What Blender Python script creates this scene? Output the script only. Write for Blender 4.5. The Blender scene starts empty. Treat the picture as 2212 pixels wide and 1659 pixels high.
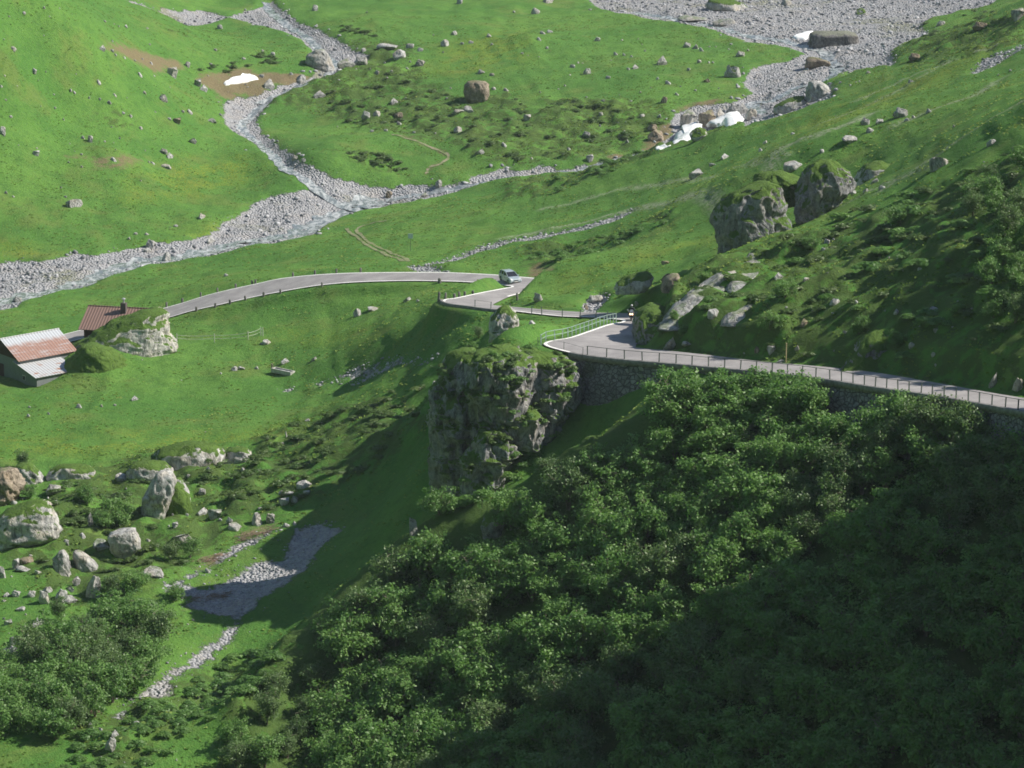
import bpy, bmesh, math, random
import numpy as np
from mathutils import Vector, Matrix, Euler, kdtree
random.seed(7); RNG = np.random.default_rng(7)
SC = bpy.context.scene
COL = SC.collection
R = math.radians

# ------------------------------------------------------------------ camera
PITCH = R(15.0); CAM = np.array([0.0, 0.0, 110.0])
FD = 1106.0 / math.tan(R(10.0))               # focal length, in units of a 2212 wide picture
FWD = np.array([0, math.cos(PITCH), -math.sin(PITCH)])
UPV = np.array([0, math.sin(PITCH), math.cos(PITCH)])
RGT = np.array([1.0, 0, 0])
cam_d = bpy.data.cameras.new('camera'); cam_d.sensor_width = 36.0
cam_d.lens = 18.0 / math.tan(R(10.0)); cam_d.clip_end = 20000; cam_d.clip_start = 1
cam = bpy.data.objects.new('camera', cam_d); COL.objects.link(cam)
cam.location = CAM; cam.rotation_euler = (R(90) - PITCH, 0, 0)
SC.camera = cam

OFF = dict(A=(0, 0), B=(900, 0), C=(1800, 0), D=(2648, 0), E=(0, 700), F=(900, 700), G=(1800, 700), J=(2648, 700),
           K=(0, 1400), L=(900, 1300), M=(1800, 1300), N=(2648, 1300), O=(0, 1986), Q=(900, 1986), S=(2648, 1986))
SQ = 2212.0 / 3648.0
def P(k, x, y):                                # measured detail -> picture units
    o = OFF[k]; return ((o[0] + x / 2.212) * SQ, (o[1] + y / 2.212) * SQ)
CP = 0.27413                                   # one detail unit in picture units
def ray(u, v):
    d = FWD + RGT * ((u - 1106.0) / FD) + UPV * (-(v - 829.5) / FD)
    return d                                   # unit depth
def atz(u, v, z):
    d = ray(u, v); return CAM + d * ((z - CAM[2]) / d[2])
def atd(u, v, depth):
    return CAM + ray(u, v) * depth
def project(p):
    q = np.asarray(p) - CAM
    dep = q @ FWD
    return 1106.0 + FD * (q @ RGT) / dep, 829.5 - FD * (q @ UPV) / dep, dep

# ------------------------------------------------------------------ noise
def _hash(ix, iy, iz, seed):
    h = (ix.astype(np.int64) * 374761393 + iy.astype(np.int64) * 668265263 + iz.astype(np.int64) * 2147483647 + seed * 1274126177) & 0xFFFFFFFF
    h = ((h ^ (h >> 13)) * 1274126177) & 0xFFFFFFFF
    h = h ^ (h >> 16)
    return (h & 0xFFFFFF) / float(0xFFFFFF) * 2 - 1
def vn2(x, y, seed=0):
    ix = np.floor(x); iy = np.floor(y); fx = x - ix; fy = y - iy
    ix = ix.astype(np.int64); iy = iy.astype(np.int64); z = np.zeros_like(ix)
    fx = fx * fx * fx * (fx * (fx * 6 - 15) + 10); fy = fy * fy * fy * (fy * (fy * 6 - 15) + 10)
    a = _hash(ix, iy, z, seed); b = _hash(ix + 1, iy, z, seed); c = _hash(ix, iy + 1, z, seed); d = _hash(ix + 1, iy + 1, z, seed)
    return (a * (1 - fx) + b * fx) * (1 - fy) + (c * (1 - fx) + d * fx) * fy
def fbm2(x, y, oct=4, seed=0, gain=0.5):
    s = np.zeros_like(x); a = 1.0; t = 0
    for i in range(oct):
        c, sn = math.cos(0.6 * i), math.sin(0.6 * i); k = 2.03 ** i
        s += a * vn2((x * c - y * sn) * k + 17.3 * i, (x * sn + y * c) * k - 9.1 * i, seed + i); t += a; a *= gain
    return s / t
def vn3(p, seed=0):
    i = np.floor(p); f = p - i; i = i.astype(np.int64); f = f * f * f * (f * (f * 6 - 15) + 10)
    r = 0
    for dx in (0, 1):
        wx = f[:, 0] if dx else 1 - f[:, 0]
        for dy in (0, 1):
            wy = f[:, 1] if dy else 1 - f[:, 1]
            for dz in (0, 1):
                wz = f[:, 2] if dz else 1 - f[:, 2]
                r = r + wx * wy * wz * _hash(i[:, 0] + dx, i[:, 1] + dy, i[:, 2] + dz, seed)
    return r
def fbm3(p, oct=4, seed=0, gain=0.5):
    s = 0; a = 1.0; t = 0
    for i in range(oct):
        s = s + a * vn3(p * (2.03 ** i) + 7.7 * i, seed + i); t += a; a *= gain
    return s / t
def sstep(a, b, x):
    t = np.clip((x - a) / (b - a), 0, 1); return t * t * (3 - 2 * t)

# ------------------------------------------------------------------ relief: control points -> thin plate spline
CT = []
def cz(*pts):
    for u, v, z in pts: CT.append(atz(u, v, z))
def cd(*pts):
    for u, v, d in pts: CT.append(atd(u, v, d))
def cw(*pts):
    for p in pts: CT.append(np.array(p, float))
# near meadow, boulder field, lower left
cz((100, 1640, 4.5), (350, 1600, 5), (0, 1450, 6.5), (250, 1400, 6.5), (400, 1300, 8), (0, 1200, 8.5), (250, 1165, 9), (450, 1150, 9.6),
   (0, 1000, 9.5), (250, 980, 10), (500, 1000, 10.5), (0, 900, 9), (300, 880, 9.8), (600, 880, 11), (0, 830, 8.4), (150, 830, 8.5), (70, 800, 8.3), (400, 800, 10.4),
   (600, 800, 10.9), (800, 800, 14.6), (800, 850, 15.4), (600, 720, 12.2), (450, 720, 11.1), (466, 685, 11.6), (600, 660, 13.5), (765, 640, 15.8), (765, 680, 15),
   (900, 650, 19.5), (850, 650, 17), (900, 700, 19.8), (900, 760, 19.5), (850, 760, 17.2), (850, 720, 18.2), (800, 720, 16), (850, 690, 18.4), (940, 760, 21.5), (900, 800, 18.7), (850, 860, 16.6), (940, 700, 21.8),
   (930, 870, 18.4), (930, 950, 20.3), (850, 950, 17.8), (750, 950, 14.6), (650, 950, 11.6), (850, 1050, 15.6), (700, 1050, 12.8), (700, 1200, 10.5), (600, 1250, 9.3),
   (550, 1400, 6.6), (800, 1200, 14), (1000, 1060, 20.5), (1100, 1000, 23.5), (1240, 890, 27.7), (1420, 860, 31.2), (1698, 882, 33), (2017, 953, 34.8), (2212, 1002, 36),
   (300, 780, 10.3), (250, 735, 9), (180, 750, 8.9))
# thicket slope: one steep plane
def slope_z(x, y): return 32 - 0.65 * ((25 - x) * .85 + (275 - y) * .53)
for u, v in ((1600, 1000), (1400, 1000), (1200, 1100), (1000, 1200), (900, 1300), (1200, 1400), (1500, 1200), (1900, 1100), (2200, 1150), (1800, 1400), (2100, 1500),
             (1500, 1550), (1100, 1600), (800, 1500), (700, 1620)):
    ts = np.arange(180, 330, .25); pts = CAM + ray(u, v)[None] * ts[:, None]
    k = np.argmax(pts[:, 2] < slope_z(pts[:, 0], pts[:, 1])); CT.append(pts[k])
cw((65, 225, slope_z(65, 225)), (100, 215, 55), (140, 205, 74), (60, 180, 14), (20, 185, -6), (0, 205, -2), (-30, 225, 1), (-60, 215, 2), (-100, 250, 4), (-130, 190, 6), (100, 175, 34), (140, 170, 56))
# road bench, inside of the bends
cz((2250, 866, 39.7), (1985, 820, 37.9), (1790, 794, 36.4), (1640, 781, 35.4), (1420, 755, 34.2), (1080, 735, 33), (1085, 690, 30.5), (1200, 705, 30.3), (1145, 650, 24.5),
   (1250, 640, 27.5), (1280, 655, 28), (1250, 560, 27), (1350, 660, 31.5), (1250, 730, 33), (1060, 664, 25.6), (975, 650, 24.1), (1020, 618, 20.5))
# spur above the road
cd((1700, 650, 305), (2000, 650, 292), (2200, 650, 280), (2200, 450, 295), (1480, 690, 309), (1480, 590, 328), (1560, 550, 336), (1800, 470, 335), (2055, 350, 329), (2212, 247, 328), (1800, 560, 318))
cw((70, 260, 53), (100, 270, 72), (140, 285, 94), (70, 300, 59), (100, 345, 68), (140, 400, 80), (110, 470, 62), (130, 560, 48), (140, 680, 44))
# far flank right of the torrent
cz((1180, 585, 21), (1500, 480, 30), (1700, 330, 38), (1800, 400, 37), (2000, 200, 44), (2200, 150, 48), (2100, 250, 48), (2200, 60, 46), (2000, 120, 40), (1300, 420, 20), (1400, 450, 25),
   (1400, 350, 24), (1250, 385, 18.8), (1600, 280, 29), (1750, 215, 33), (1850, 160, 34), (1000, 500, 15.5), (1100, 540, 19), (900, 470, 12.5), (800, 520, 13), (1200, 500, 20))
# road foot line and river flat
cz((545, 642, 13.6), (411, 672, 11.4), (765, 600, 17), (956, 597, 18.7), (1061, 603, 19.8), (240, 700, 9), (100, 740, 8.2), (600, 560, 11), (300, 620, 8.5), (0, 700, 8), (800, 560, 14.2),
   (100, 610, 7.4), (400, 520, 8), (700, 430, 9.3), (800, 400, 10), (0, 650, 7.2), (550, 470, 8.6))
cz((1250, 365, 13.5), (1400, 322, 15.3), (1500, 285, 17.5), (1600, 235, 19.4), (1650, 190, 21), (1800, 110, 24), (1000, 380, 11.5))
cz((560, 290, 13), (510, 220, 15), (620, 180, 17), (700, 120, 19), (590, 20, 22), (450, 10, 22))
cz((1000, 200, 17.5), (1200, 60, 22), (1700, 50, 25), (2000, 20, 26), (900, 300, 14.5), (1100, 330, 14), (700, 330, 14.5), (1400, 200, 19.5), (1500, 110, 22.5), (800, 60, 22), (1000, 100, 20.5), (1300, 270, 16))
# left hill
cz((100, 500, 9), (300, 480, 9), (100, 400, 13), (100, 300, 18.5), (100, 200, 25), (100, 0, 40), (400, 200, 19), (300, 100, 26.5), (400, 60, 21.5), (350, 30, 25), (0, 100, 34), (350, 380, 11.5), (550, 380, 10.5), (250, 330, 16), (550, 120, 20), (450, 300, 14))
cw((-130, 300, 7), (-130, 400, 9), (-130, 500, 14), (-130, 570, 48), (-130, 660, 66), (-130, 760, 70), (-60, 760, 40), (0, 760, 29), (70, 760, 32), (140, 760, 40))
CT = np.array(CT)
def _tps_fit(c, lam):
    n = len(c); X = c[:, :2] / 100.0
    d2 = ((X[:, None] - X[None]) ** 2).sum(-1)
    Km = np.where(d2 > 0, d2 * np.log(d2 + 1e-12) * .5, 0) + lam * np.eye(n)
    Pm = np.hstack([np.ones((n, 1)), X]); M = np.block([[Km, Pm], [Pm.T, np.zeros((3, 3))]])
    return X, np.linalg.solve(M, np.concatenate([c[:, 2], np.zeros(3)]))
TX, TW = _tps_fit(CT, 2e-5)
def tps(x, y):
    sh = x.shape; x = x.ravel() / 100.0; y = y.ravel() / 100.0
    out = TW[-3] + TW[-2] * x + TW[-1] * y
    for i in range(len(TX)):
        d2 = (x - TX[i, 0]) ** 2 + (y - TX[i, 1]) ** 2
        out += TW[i] * .5 * d2 * np.log(d2 + 1e-12)
    return out.reshape(sh)
SPUR = dict(x0=62, x1=100, y0=243, y1=257, h=66)
def base_h(x, y):
    xc = np.clip(x, -135, 145); yc = np.clip(y, 165, 765)
    z = tps(xc, yc)
    ox = np.maximum(x - 145, 0); ol = np.maximum(-135 - x, 0); oy = np.maximum(y - 765, 0); on = np.maximum(165 - y, 0)
    z = z + np.minimum(ox * .6, 190) + np.minimum(ol * .5, 200) + np.minimum(oy * .28, 170)
    nz = on * (104 - (-4)) / 165.0
    z = z + np.minimum(nz, 165) * np.where(on > 0, 1, 0)
    # rock spur out to the right that keeps the thicket in the shade
    s = SPUR
    wob = 5 * fbm2(x / 22, y / 22, 3, 91)
    z = z + s['h'] * sstep(s['x0'], s['x1'], x) * (1 - sstep(s['y0'], s['y1'], y + wob)) * (1 - sstep(150, 400, x)) * sstep(60, 150, y)
    z = z + 14 * np.clip(fbm2(x / 160, y / 160, 4, 5), -1, 1) * sstep(150, 400, np.maximum(np.abs(x), np.abs(y - 450) - 150))
    return z
# ------------------------------------------------------------------ road: cross-sections (edge, edge, height), going down the pass
WALL_N = 10
RS = [((2460, 930), (2640, 940), 43.0), ((2260, 898), (2395, 893), 41.0), ((2126, 874), (2250, 866), 39.7), ((2017, 855), (2130, 846), 38.8), ((1880, 835.7), (1985, 820), 37.7), ((1797, 822), (1895, 805), 37.0),
      ((1698, 809), (1790, 793), 36.2), ((1557, 796), (1640, 780), 35.2), ((1448, 786), (1525, 766), 34.5), ((1338, 776.7), (1430, 756), 33.9), ((1253, 766), (1376, 751), 33.4),
      ((1200, 754), (1374, 748), 33.2), ((1174, 744), (1374, 745), 33.0), ((1186, 736.5), (1376, 741), 32.8), ((1228, 729), (1380, 735), 32.4), ((1270, 715), (1388, 727), 31.9),
      ((1311, 701), (1398, 714), 31.2), ((1340, 695.5), (1415, 700), 30.6), ((1344, 692.5), (1425, 688), 30.2), ((1338, 690.5), (1412, 683), 30.0), ((1321.7, 689), (1393, 680), 29.8), ((1291, 686), (1360, 676.5), 29.4),
      ((1217, 683.5), (1290, 675), 28.4), ((1160, 678), (1217, 671.5), 27.4), ((1107.8, 672), (1152, 666.5), 26.5), ((1061, 669.5), (1107, 662.5), 26.0),
      ((1011.7, 663), (1070, 659.5), 25.3), ((973, 658), (1066, 658), 24.7), ((956, 652), (1066, 657), 24.3), ((959.6, 646.5), (1068, 656), 24.0), ((984, 643), (1075, 652.5), 23.6),
      ((1039, 631.4), (1100, 641), 22.8), ((1083, 623.2), (1135, 631.5), 22.2), ((1102, 620), (1165, 620), 21.6), ((1103, 618.5), (1188, 610), 21.2), ((1099, 617.6), (1174, 602.5), 20.9), ((1092, 617), (1124, 597.5), 20.5),
      ((1061, 613), (1077, 593.5), 20.0), ((1011.7, 609.5), (1012, 590), 19.4), ((957, 607.6), (957, 588), 18.9), ((874.6, 606.8), (874.6, 587.6), 18.2), ((765, 610), (765, 589), 17.2),
      ((682.8, 617.5), (684, 593), 16.2), ((600.5, 631.5), (608, 601), 15.0), ((545.7, 642.4), (556, 612), 14.0), ((466, 660.2), (488, 627), 12.8), ((411, 672.6), (438, 640), 11.7),
      ((350, 690), (380, 658), 10.6), ((245, 714), (270, 687), 9.3), ((125, 745), (159, 716.4), 8.4), ((20, 770), (60, 741), 8.0), ((-100, 800), (-60, 770), 8.0), ((-330, 852), (-290, 822), 7.8), ((-600, 905), (-560, 875), 7.6)]
RL = np.array([atz(a[0], a[1], z) for a, b, z in RS]); RR = np.array([atz(b[0], b[1], z) for a, b, z in RS])
NSUB = 10
def catmull(pts, n=NSUB):
    pts = np.asarray(pts, float); out = []
    q = np.vstack([2 * pts[0] - pts[1], pts, 2 * pts[-1] - pts[-2]])
    for i in range(1, len(q) - 2):
        p0, p1, p2, p3 = q[i - 1], q[i], q[i + 1], q[i + 2]
        for k in range(n):
            t = k / n
            out.append(.5 * (2 * p1 + (p2 - p0) * t + (2 * p0 - 5 * p1 + 4 * p2 - p3) * t * t + (3 * p1 - p0 - 3 * p2 + p3) * t ** 3))
    out.append(q[-2]); return np.array(out)
DL = catmull(RL); DR = catmull(RR)
NS = len(DL)

# ------------------------------------------------------------------ terrain grid
def axis(segs):
    out = [segs[0][0]]
    for a, b, s0, s1 in segs:
        L = b - a
        m = s0 if abs(s0 - s1) < 1e-6 else (s1 - s0) / math.log(s1 / s0)
        k = max(2, int(round(L / m))); st = s0 * (s1 / s0) ** (np.arange(k) / (k - 1.0))
        out += list(a + np.cumsum(st * (L / st.sum())))
    return np.array(out)
XS = axis([(-900, -130, 60, 1.2), (-130, -72, .9, .6), (-72, 66, .5, .5), (66, 130, .6, .9), (130, 900, 1.2, 60)])
YS = axis([(-500, 195, 50, .9), (195, 450, .5, .5), (450, 720, .6, .9), (720, 1500, 1.2, 60)])
GX, GY = np.meshgrid(XS, YS)
GZ = base_h(GX, GY)

def hit_grid(u, v, Z):
    d = ray(u, v); ts = np.arange(190, 800, .5); p = CAM + d[None] * ts[:, None]
    h = bil(p[:, 0], p[:, 1], Z); b = p[:, 2] < h
    if not b.any(): return CAM + d * 700
    k = int(np.argmax(b))
    a, c = ts[max(k - 1, 0)], ts[k]
    for _ in range(12):
        m = (a + c) / 2; q = CAM + d * m
        if q[2] < bil(np.array([q[0]]), np.array([q[1]]), Z)[0]: c = m
        else: a = m
    return CAM + d * c
def bil(x, y, Z):
    i = np.clip(np.searchsorted(XS, x) - 1, 0, len(XS) - 2); j = np.clip(np.searchsorted(YS, y) - 1, 0, len(YS) - 2)
    fx = np.clip((x - XS[i]) / (XS[i + 1] - XS[i]), 0, 1); fy = np.clip((y - YS[j]) / (YS[j + 1] - YS[j]), 0, 1)
    return (Z[j, i] * (1 - fx) + Z[j, i + 1] * fx) * (1 - fy) + (Z[j + 1, i] * (1 - fx) + Z[j + 1, i + 1] * fx) * fy

# plan polygons traced on the relief
Z0 = GZ.copy()
def poly(pts, Z=None):
    return np.array([hit_grid(u, v, Z0 if Z is None else Z)[:2] for u, v in pts])
def inpoly(x, y, pg):
    c = np.zeros(x.shape, bool); n = len(pg)
    for i in range(n):
        x1, y1 = pg[i]; x2, y2 = pg[(i + 1) % n]
        if y1 == y2: continue
        c ^= ((y1 > y) != (y2 > y)) & (x < (x2 - x1) * (y - y1) / (y2 - y1) + x1)
    return c
def segdist(x, y, pl, closed=True):
    d = np.full(x.shape, 1e9); n = len(pl)
    for i in range(n if closed else n - 1):
        ax, ay = pl[i]; bx, by = pl[(i + 1) % n]; L = (bx - ax) ** 2 + (by - ay) ** 2 + 1e-9
        t = np.clip(((x - ax) * (bx - ax) + (y - ay) * (by - ay)) / L, 0, 1)
        d = np.minimum(d, (x - ax - t * (bx - ax)) ** 2 + (y - ay - t * (by - ay)) ** 2)
    return np.sqrt(d)
def mask(pg, soft=1.5, pad=6):
    """signed soft mask on the grid: 1 inside, 0 outside, ramp of `soft` metres"""
    x0, y0 = pg.min(0) - pad; x1, y1 = pg.max(0) + pad
    i0, i1 = np.searchsorted(XS, [x0, x1]); j0, j1 = np.searchsorted(YS, [y0, y1])
    m = np.zeros(GX.shape, np.float32)
    sx = GX[j0:j1, i0:i1]; sy = GY[j0:j1, i0:i1]
    d = segdist(sx, sy, pg); ins = inpoly(sx, sy, pg)
    m[j0:j1, i0:i1] = sstep(-soft, soft, np.where(ins, d, -d))
    return m
def linemask(pl, w, soft=.6):
    x0, y0 = pl.min(0) - w - 3; x1, y1 = pl.max(0) + w + 3
    i0, i1 = np.searchsorted(XS, [x0, x1]); j0, j1 = np.searchsorted(YS, [y0, y1])
    m = np.zeros(GX.shape, np.float32)
    d = segdist(GX[j0:j1, i0:i1], GY[j0:j1, i0:i1], pl, False)
    m[j0:j1, i0:i1] = 1 - sstep(w - soft, w + soft, d)
    return m
def pp(s):                                      # "A 1,2 3,4 B 5,6" -> picture points
    out = []; k = None
    for tok in s.split():
        if tok.isalpha(): k = tok
        else:
            x, y = tok.split(','); out.append(P(k, float(x), float(y)) if k != 'U' else (float(x), float(y)))
    return out
OFF['U'] = (0, 0)
GRAVEL = [
 # left river arm with its two banks
 "E -2000,790 -1200,650 -500,560 0,497 130,475 250,480 330,490 440,465 600,430 690,430 760,440 870,405 1000,380 1120,370 1200,340 1300,345 1480,320 1560,290 1650,285 1750,180 1880,130 2000,40 2100,15 B 20,1600 130,1540 300,1520 430,1470 560,1480 400,1360 260,1290 130,1190 0,1080 A 1900,1050 1830,1010 1780,960 1760,890 1770,790 1860,745 1990,735 B 100,700 250,645 400,595 480,560 500,480 470,370 400,300 250,240 100,190 0,180 A 1950,150 1800,120 1600,80 1300,50 950,-10 B 160,-10 250,70 300,120 350,150 450,190 560,240 700,300 760,340 800,400 900,440 920,480 820,510 700,540 640,570 560,600 480,600 300,680 200,740 130,790 60,860 30,920 40,980 80,1030 130,1060 170,1120 300,1190 370,1240 430,1280 560,1330 680,1370 800,1400 960,1440 1100,1450 1250,1420 1380,1440 1450,1450 1560,1420 1700,1420 1750,1370 1900,1330 2000,1290 2100,1290 C 0,1300 100,1330 280,1300 420,1310 560,1290 700,1270 860,1245 1050,1195 1100,1200 900,1255 750,1290 560,1340 280,1380 0,1415 B 2000,1420 1800,1450 1600,1500 1350,1560 F 1320,0 1250,25 1100,40 1000,60 830,80 740,120 620,170 530,200 510,250 450,295 350,320 150,370 0,395 E 1900,410 1700,450 1500,480 1300,515 1160,520 1000,570 880,600 720,650 560,710 480,730 330,770 200,800 130,850 0,890 -500,990 -1200,1110 -2000,1240",
 # right torrent and the big gravel fan at the top
 "C 1100,1190 1200,1130 1330,1050 1300,960 1340,880 1450,830 1650,800 1800,780 1960,700 1870,640 1930,540 2000,500 D 230,480 400,440 490,410 370,380 200,340 0,322 C 1900,310 1750,270 1600,220 1400,180 1100,140 900,110 800,80 700,20 620,-60 560,-160 D 2150,-160 2050,-40 1900,40 1700,70 1600,110 1450,150 1400,190 1500,240 1400,270 1300,310 1180,360 1150,400 1190,440 1180,510 1000,540 820,540 690,580 620,640 700,700 690,770 500,820 320,880 60,950 C 1900,970 1700,1010 1500,1080 1320,1145",
 "F 640,1400 740,1340 850,1290 1000,1250 1280,1270 1450,1260 1450,1290 1270,1320 1050,1370 900,1410 700,1430",
 "F 480,1440 540,1410 600,1430 500,1470", "F 210,1470 330,1470 300,1510 240,1500",
 # scree run below the cliff
 "L 520,1230 730,1260 640,1330 600,1370 540,1450 420,1580 O 2100,260 1950,400 1850,560 1720,680 1640,780 1500,860 1370,960 1300,1100 1100,1100 1050,1170 940,1290 890,1240 1000,1130 1090,1080 1250,960 1300,870 1450,800 1520,700 1700,590 1780,500 1850,420 1650,400 1500,380 1430,370 1500,300 1400,290 1300,270 1290,200 1440,190 1600,200 1800,130 2000,30 K 2212,1310 L 330,1300",
 "K 1340,1500 1500,1400 1700,1270 1900,1180 2050,1110 2200,1060 2212,1110 2100,1170 1900,1260 1700,1370 1500,1450 1400,1540",
 "O 1310,1200 1400,1150 1500,1170 1640,1080 1700,1100 1640,1180 1560,1200 1400,1215",
 "G 620,880 620,800 740,740 810,760 760,830 690,885",
 "G 0,345 300,280 600,220 900,120 1000,80 1000,110 900,160 600,260 300,330 0,390 F 1900,430 1560,490 1380,520 1350,500 1550,450 1900,360",
 "F 1210,520 1400,515 1560,590 1300,592",
 "D 1780,540 1900,470 2000,430 2100,390 2212,330 2212,370 2080,430 1960,500 1850,560",
]
DIRT = [
 "A 730,300 800,340 900,330 1000,350 1100,380 1230,420 1420,470 1450,530 1330,560 1240,590 1150,540 1060,500 960,450 880,420 800,390",
 "A 470,1220 640,1200 800,1230 1000,1230 1200,1270 1180,1310 1080,1330 1000,1360 850,1360 740,1340 640,1290",
 "A 1500,590 1640,560 1900,530 2000,550 B 0,560 200,560 460,570 470,600 330,660 200,650 100,690 A 2100,735 1900,740 1700,770 1690,700 1640,690",
 "C 660,1280 850,1220 1050,1190 1100,1130 1200,1010 1290,960 1400,1000 1330,1060 1300,1130 1150,1180 900,1250 700,1290",
 "C 1300,860 1460,800 1620,760 1750,770 1640,810 1450,850 1330,900",
 "K 1850,1180 1950,1110 2100,1050 2140,1080 2000,1160", "K 1520,1390 1650,1270 1780,1250 1800,1290 1650,1380",
 "O 1400,390 1600,320 1800,240 1850,250 1700,330 1560,390", "G 160,560 300,520 420,560 300,600 200,600",
 "B 1100,1060 1180,1060 1240,1080 1400,1150 1540,1200 1560,1250 1450,1300 1380,1370 1330,1360 1380,1300 1500,1240 1480,1210 1350,1170 1220,1110",
 "D 1300,1640 1800,1400 2000,1300 1850,1420 1500,1600",
]
FLOWER = [
 "F 150,1080 400,1050 700,1060 1000,1100 1250,1120 1250,1170 1000,1190 700,1160 400,1130 200,1110",
 "E -50,330 200,380 450,420 300,450 0,460", "K 0,330 300,330 700,300 1100,300 1500,340 1800,330 2200,270 2200,330 1700,400 1200,450 700,470 0,450",
 "B 2212,200 1500,350 1400,600 1900,560 C 200,500 100,200", "D 400,1000 900,760 1500,560 1900,380 2000,420 1500,650 1000,880 500,1100",
 "G 900,500 1300,350 1600,330 1600,400 1200,470 800,640 500,700 450,640", "E 1300,350 1700,200 1900,170 1700,300", "A 1000,1450 1500,1250 1900,1230 2100,1300 1600,1560 1000,1600",
]
HEATH = [
 "B 250,600 500,560 900,520 1300,560 1600,760 2000,720 2212,850 C 300,760 700,780 1200,800 1300,960 1100,1100 700,1250 0,1290 B 1900,1260 1500,1150 1100,1050 700,960 350,830 150,820",
 "B 600,1180 900,1190 1100,1260 1260,1360 1100,1340 800,1250", "B 750,300 1200,330 1300,480 1000,560 800,480",
 "L 0,600 200,470 500,380 900,280 1200,220 1400,250 1420,500 1200,650 800,880 500,1050 200,1200 0,1100",
 "K 500,700 900,560 1300,430 1700,400 1900,450 2200,520 2200,900 1900,1100 1300,1500 700,1650 300,1650 100,1300 300,900",
 "G 60,420 400,340 900,280 1300,130 1350,170 1000,330 600,470 200,560", "A 740,950 900,890 1060,950 1050,1010 900,1010",
 "A 1340,270 1500,260 1450,300", "C 0,1450 400,1380 900,1240 1500,1090 1750,1010 1770,1050 1300,1180 700,1400 200,1560 0,1570",
 "D 1200,380 1500,260 2000,150 2212,120 2212,330 1700,480 1300,560", "O 900,1200 1500,830 2212,640 2212,1000 1600,1300 1100,1659 700,1659 600,1350",
 "G 1050,880 1400,620 2000,400 J 700,250 1400,0 2212,-400 2300,1500 1500,1450 600,1350 0,1280 G 1300,1190",
 "E 580,1100 850,950 1240,870 1250,1050 1000,1170 700,1350 450,1350 400,1250",
]
print('fit', len(CT), 'grid', GX.shape)
gm = np.zeros(GX.shape, np.float32)
POLY_G = [poly(pp(s)) for s in GRAVEL]
edge_w = [1.6, 1.6, 2.2, 1.2, 1.2, 1.6, 1.2, 1.4, .8, 1.5, 1.0, 1.2]
amp = [1, 1, .58, .64, .55, .80, .6, .55, 1, .62, .7, .62]
for pg, e, a in zip(POLY_G, edge_w, amp): gm = np.maximum(gm, mask(pg, e) * a)
dm = np.zeros(GX.shape, np.float32)
for s, a in zip(DIRT, [.95, .7, 1, 1, .8, .9, .9, .8, .9, .75, .4]): dm = np.maximum(dm, a * mask(poly(pp(s)), 2.2))
fm = np.zeros(GX.shape, np.float32)
for s in FLOWER: fm = np.maximum(fm, mask(poly(pp(s)), 5, 8))
hm = np.zeros(GX.shape, np.float32)
for s in HEATH: hm = np.maximum(hm, mask(poly(pp(s)), 4, 8))
hm = np.maximum(hm, 1.9 * mask(poly([(1470, 850), (1400, 930), (1215, 1060), (1085, 1130), (950, 1190), (830, 1250), (735, 1330), (640, 1420), (540, 1560), (450, 1740), (900, 1760), (2200, 1760), (2290, 1500), (2290, 1040), (2120, 975), (1800, 940)]), 3, 8))  # dark undergrowth below the thicket, with the shrubs' ground shade put in
# cart track and footpath
PATHS = (("F 1230,512 1150,468 1080,440 960,385 880,330 820,275 850,240 930,215 1060,190", .28), ("F 1190,512 1100,478 1030,445 920,395 840,335 770,290 740,250", .28), ("B 1100,1060 1180,1080 1250,1100 1400,1160 1500,1200 1540,1225 1530,1260 1460,1300 1390,1320 1370,1370", .3))
pm = np.zeros(GX.shape, np.float32)                # pale flowery streaks running down the far flank
for s, w in (("G 0,330 300,270 600,200 900,110 1200,60 1500,10 C 1700,1640 2000,1560 D 300,1180 600,1090 900,960 1000,900", 1.1), ("D 1100,1480 1500,1250 1900,1000 2212,820", .8), ("D 900,800 1250,640 1600,500 2000,380", .7), ("D 60,1200 400,1060 800,900 1150,740 1500,560", .7), ("D 800,1600 1100,1450 1500,1300", .6), ("C 300,1640 900,1500 1400,1400 2000,1300 2212,1240", .7), ("D 1200,1000 1500,880 1800,760 2212,560", .8)):
    pm = np.maximum(pm, linemask(poly(pp(s)), w, 1.0))
# water courses (centre lines on the relief)
WATER = [("E -2000,1110 -1200,990 -500,880 0,792 130,765 300,725 560,680 720,610 900,550 1000,500 1250,455 1450,430 1600,390 1750,340 2000,310 F 0,290 250,262 420,205 600,120 750,70 900,30 B 760,1590 900,1550 1050,1525", 2.9),
         ("B 760,1590 600,1520 420,1400 250,1290 100,1150 -10,1040 A 1900,960 1990,860 2120,760 B 50,780 300,670 560,580 600,540 640,470 560,400 470,290 330,200 200,110 100,0", 1.0),
         ("B 1050,1525 1300,1490 1600,1450 1900,1400 2212,1370 C 300,1345 700,1280 1100,1185 1330,1120", 1.0),
         ("C 1880,930 2000,860 D 60,760 250,740 420,660 640,620 720,560 740,480 680,420 620,370 400,320 200,270 C 1830,230 1600,170 1300,120 1000,70", 1.3)]
wl = []
for s, w in WATER:
    c = poly(pp(s)); c = np.column_stack([c, np.zeros(len(c))]); wl.append((catmull(c, 6)[:, :2], w))
wm = np.zeros(GX.shape, np.float32)
for c, w in wl: wm = np.maximum(wm, linemask(c, w + .6, .8))

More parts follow.
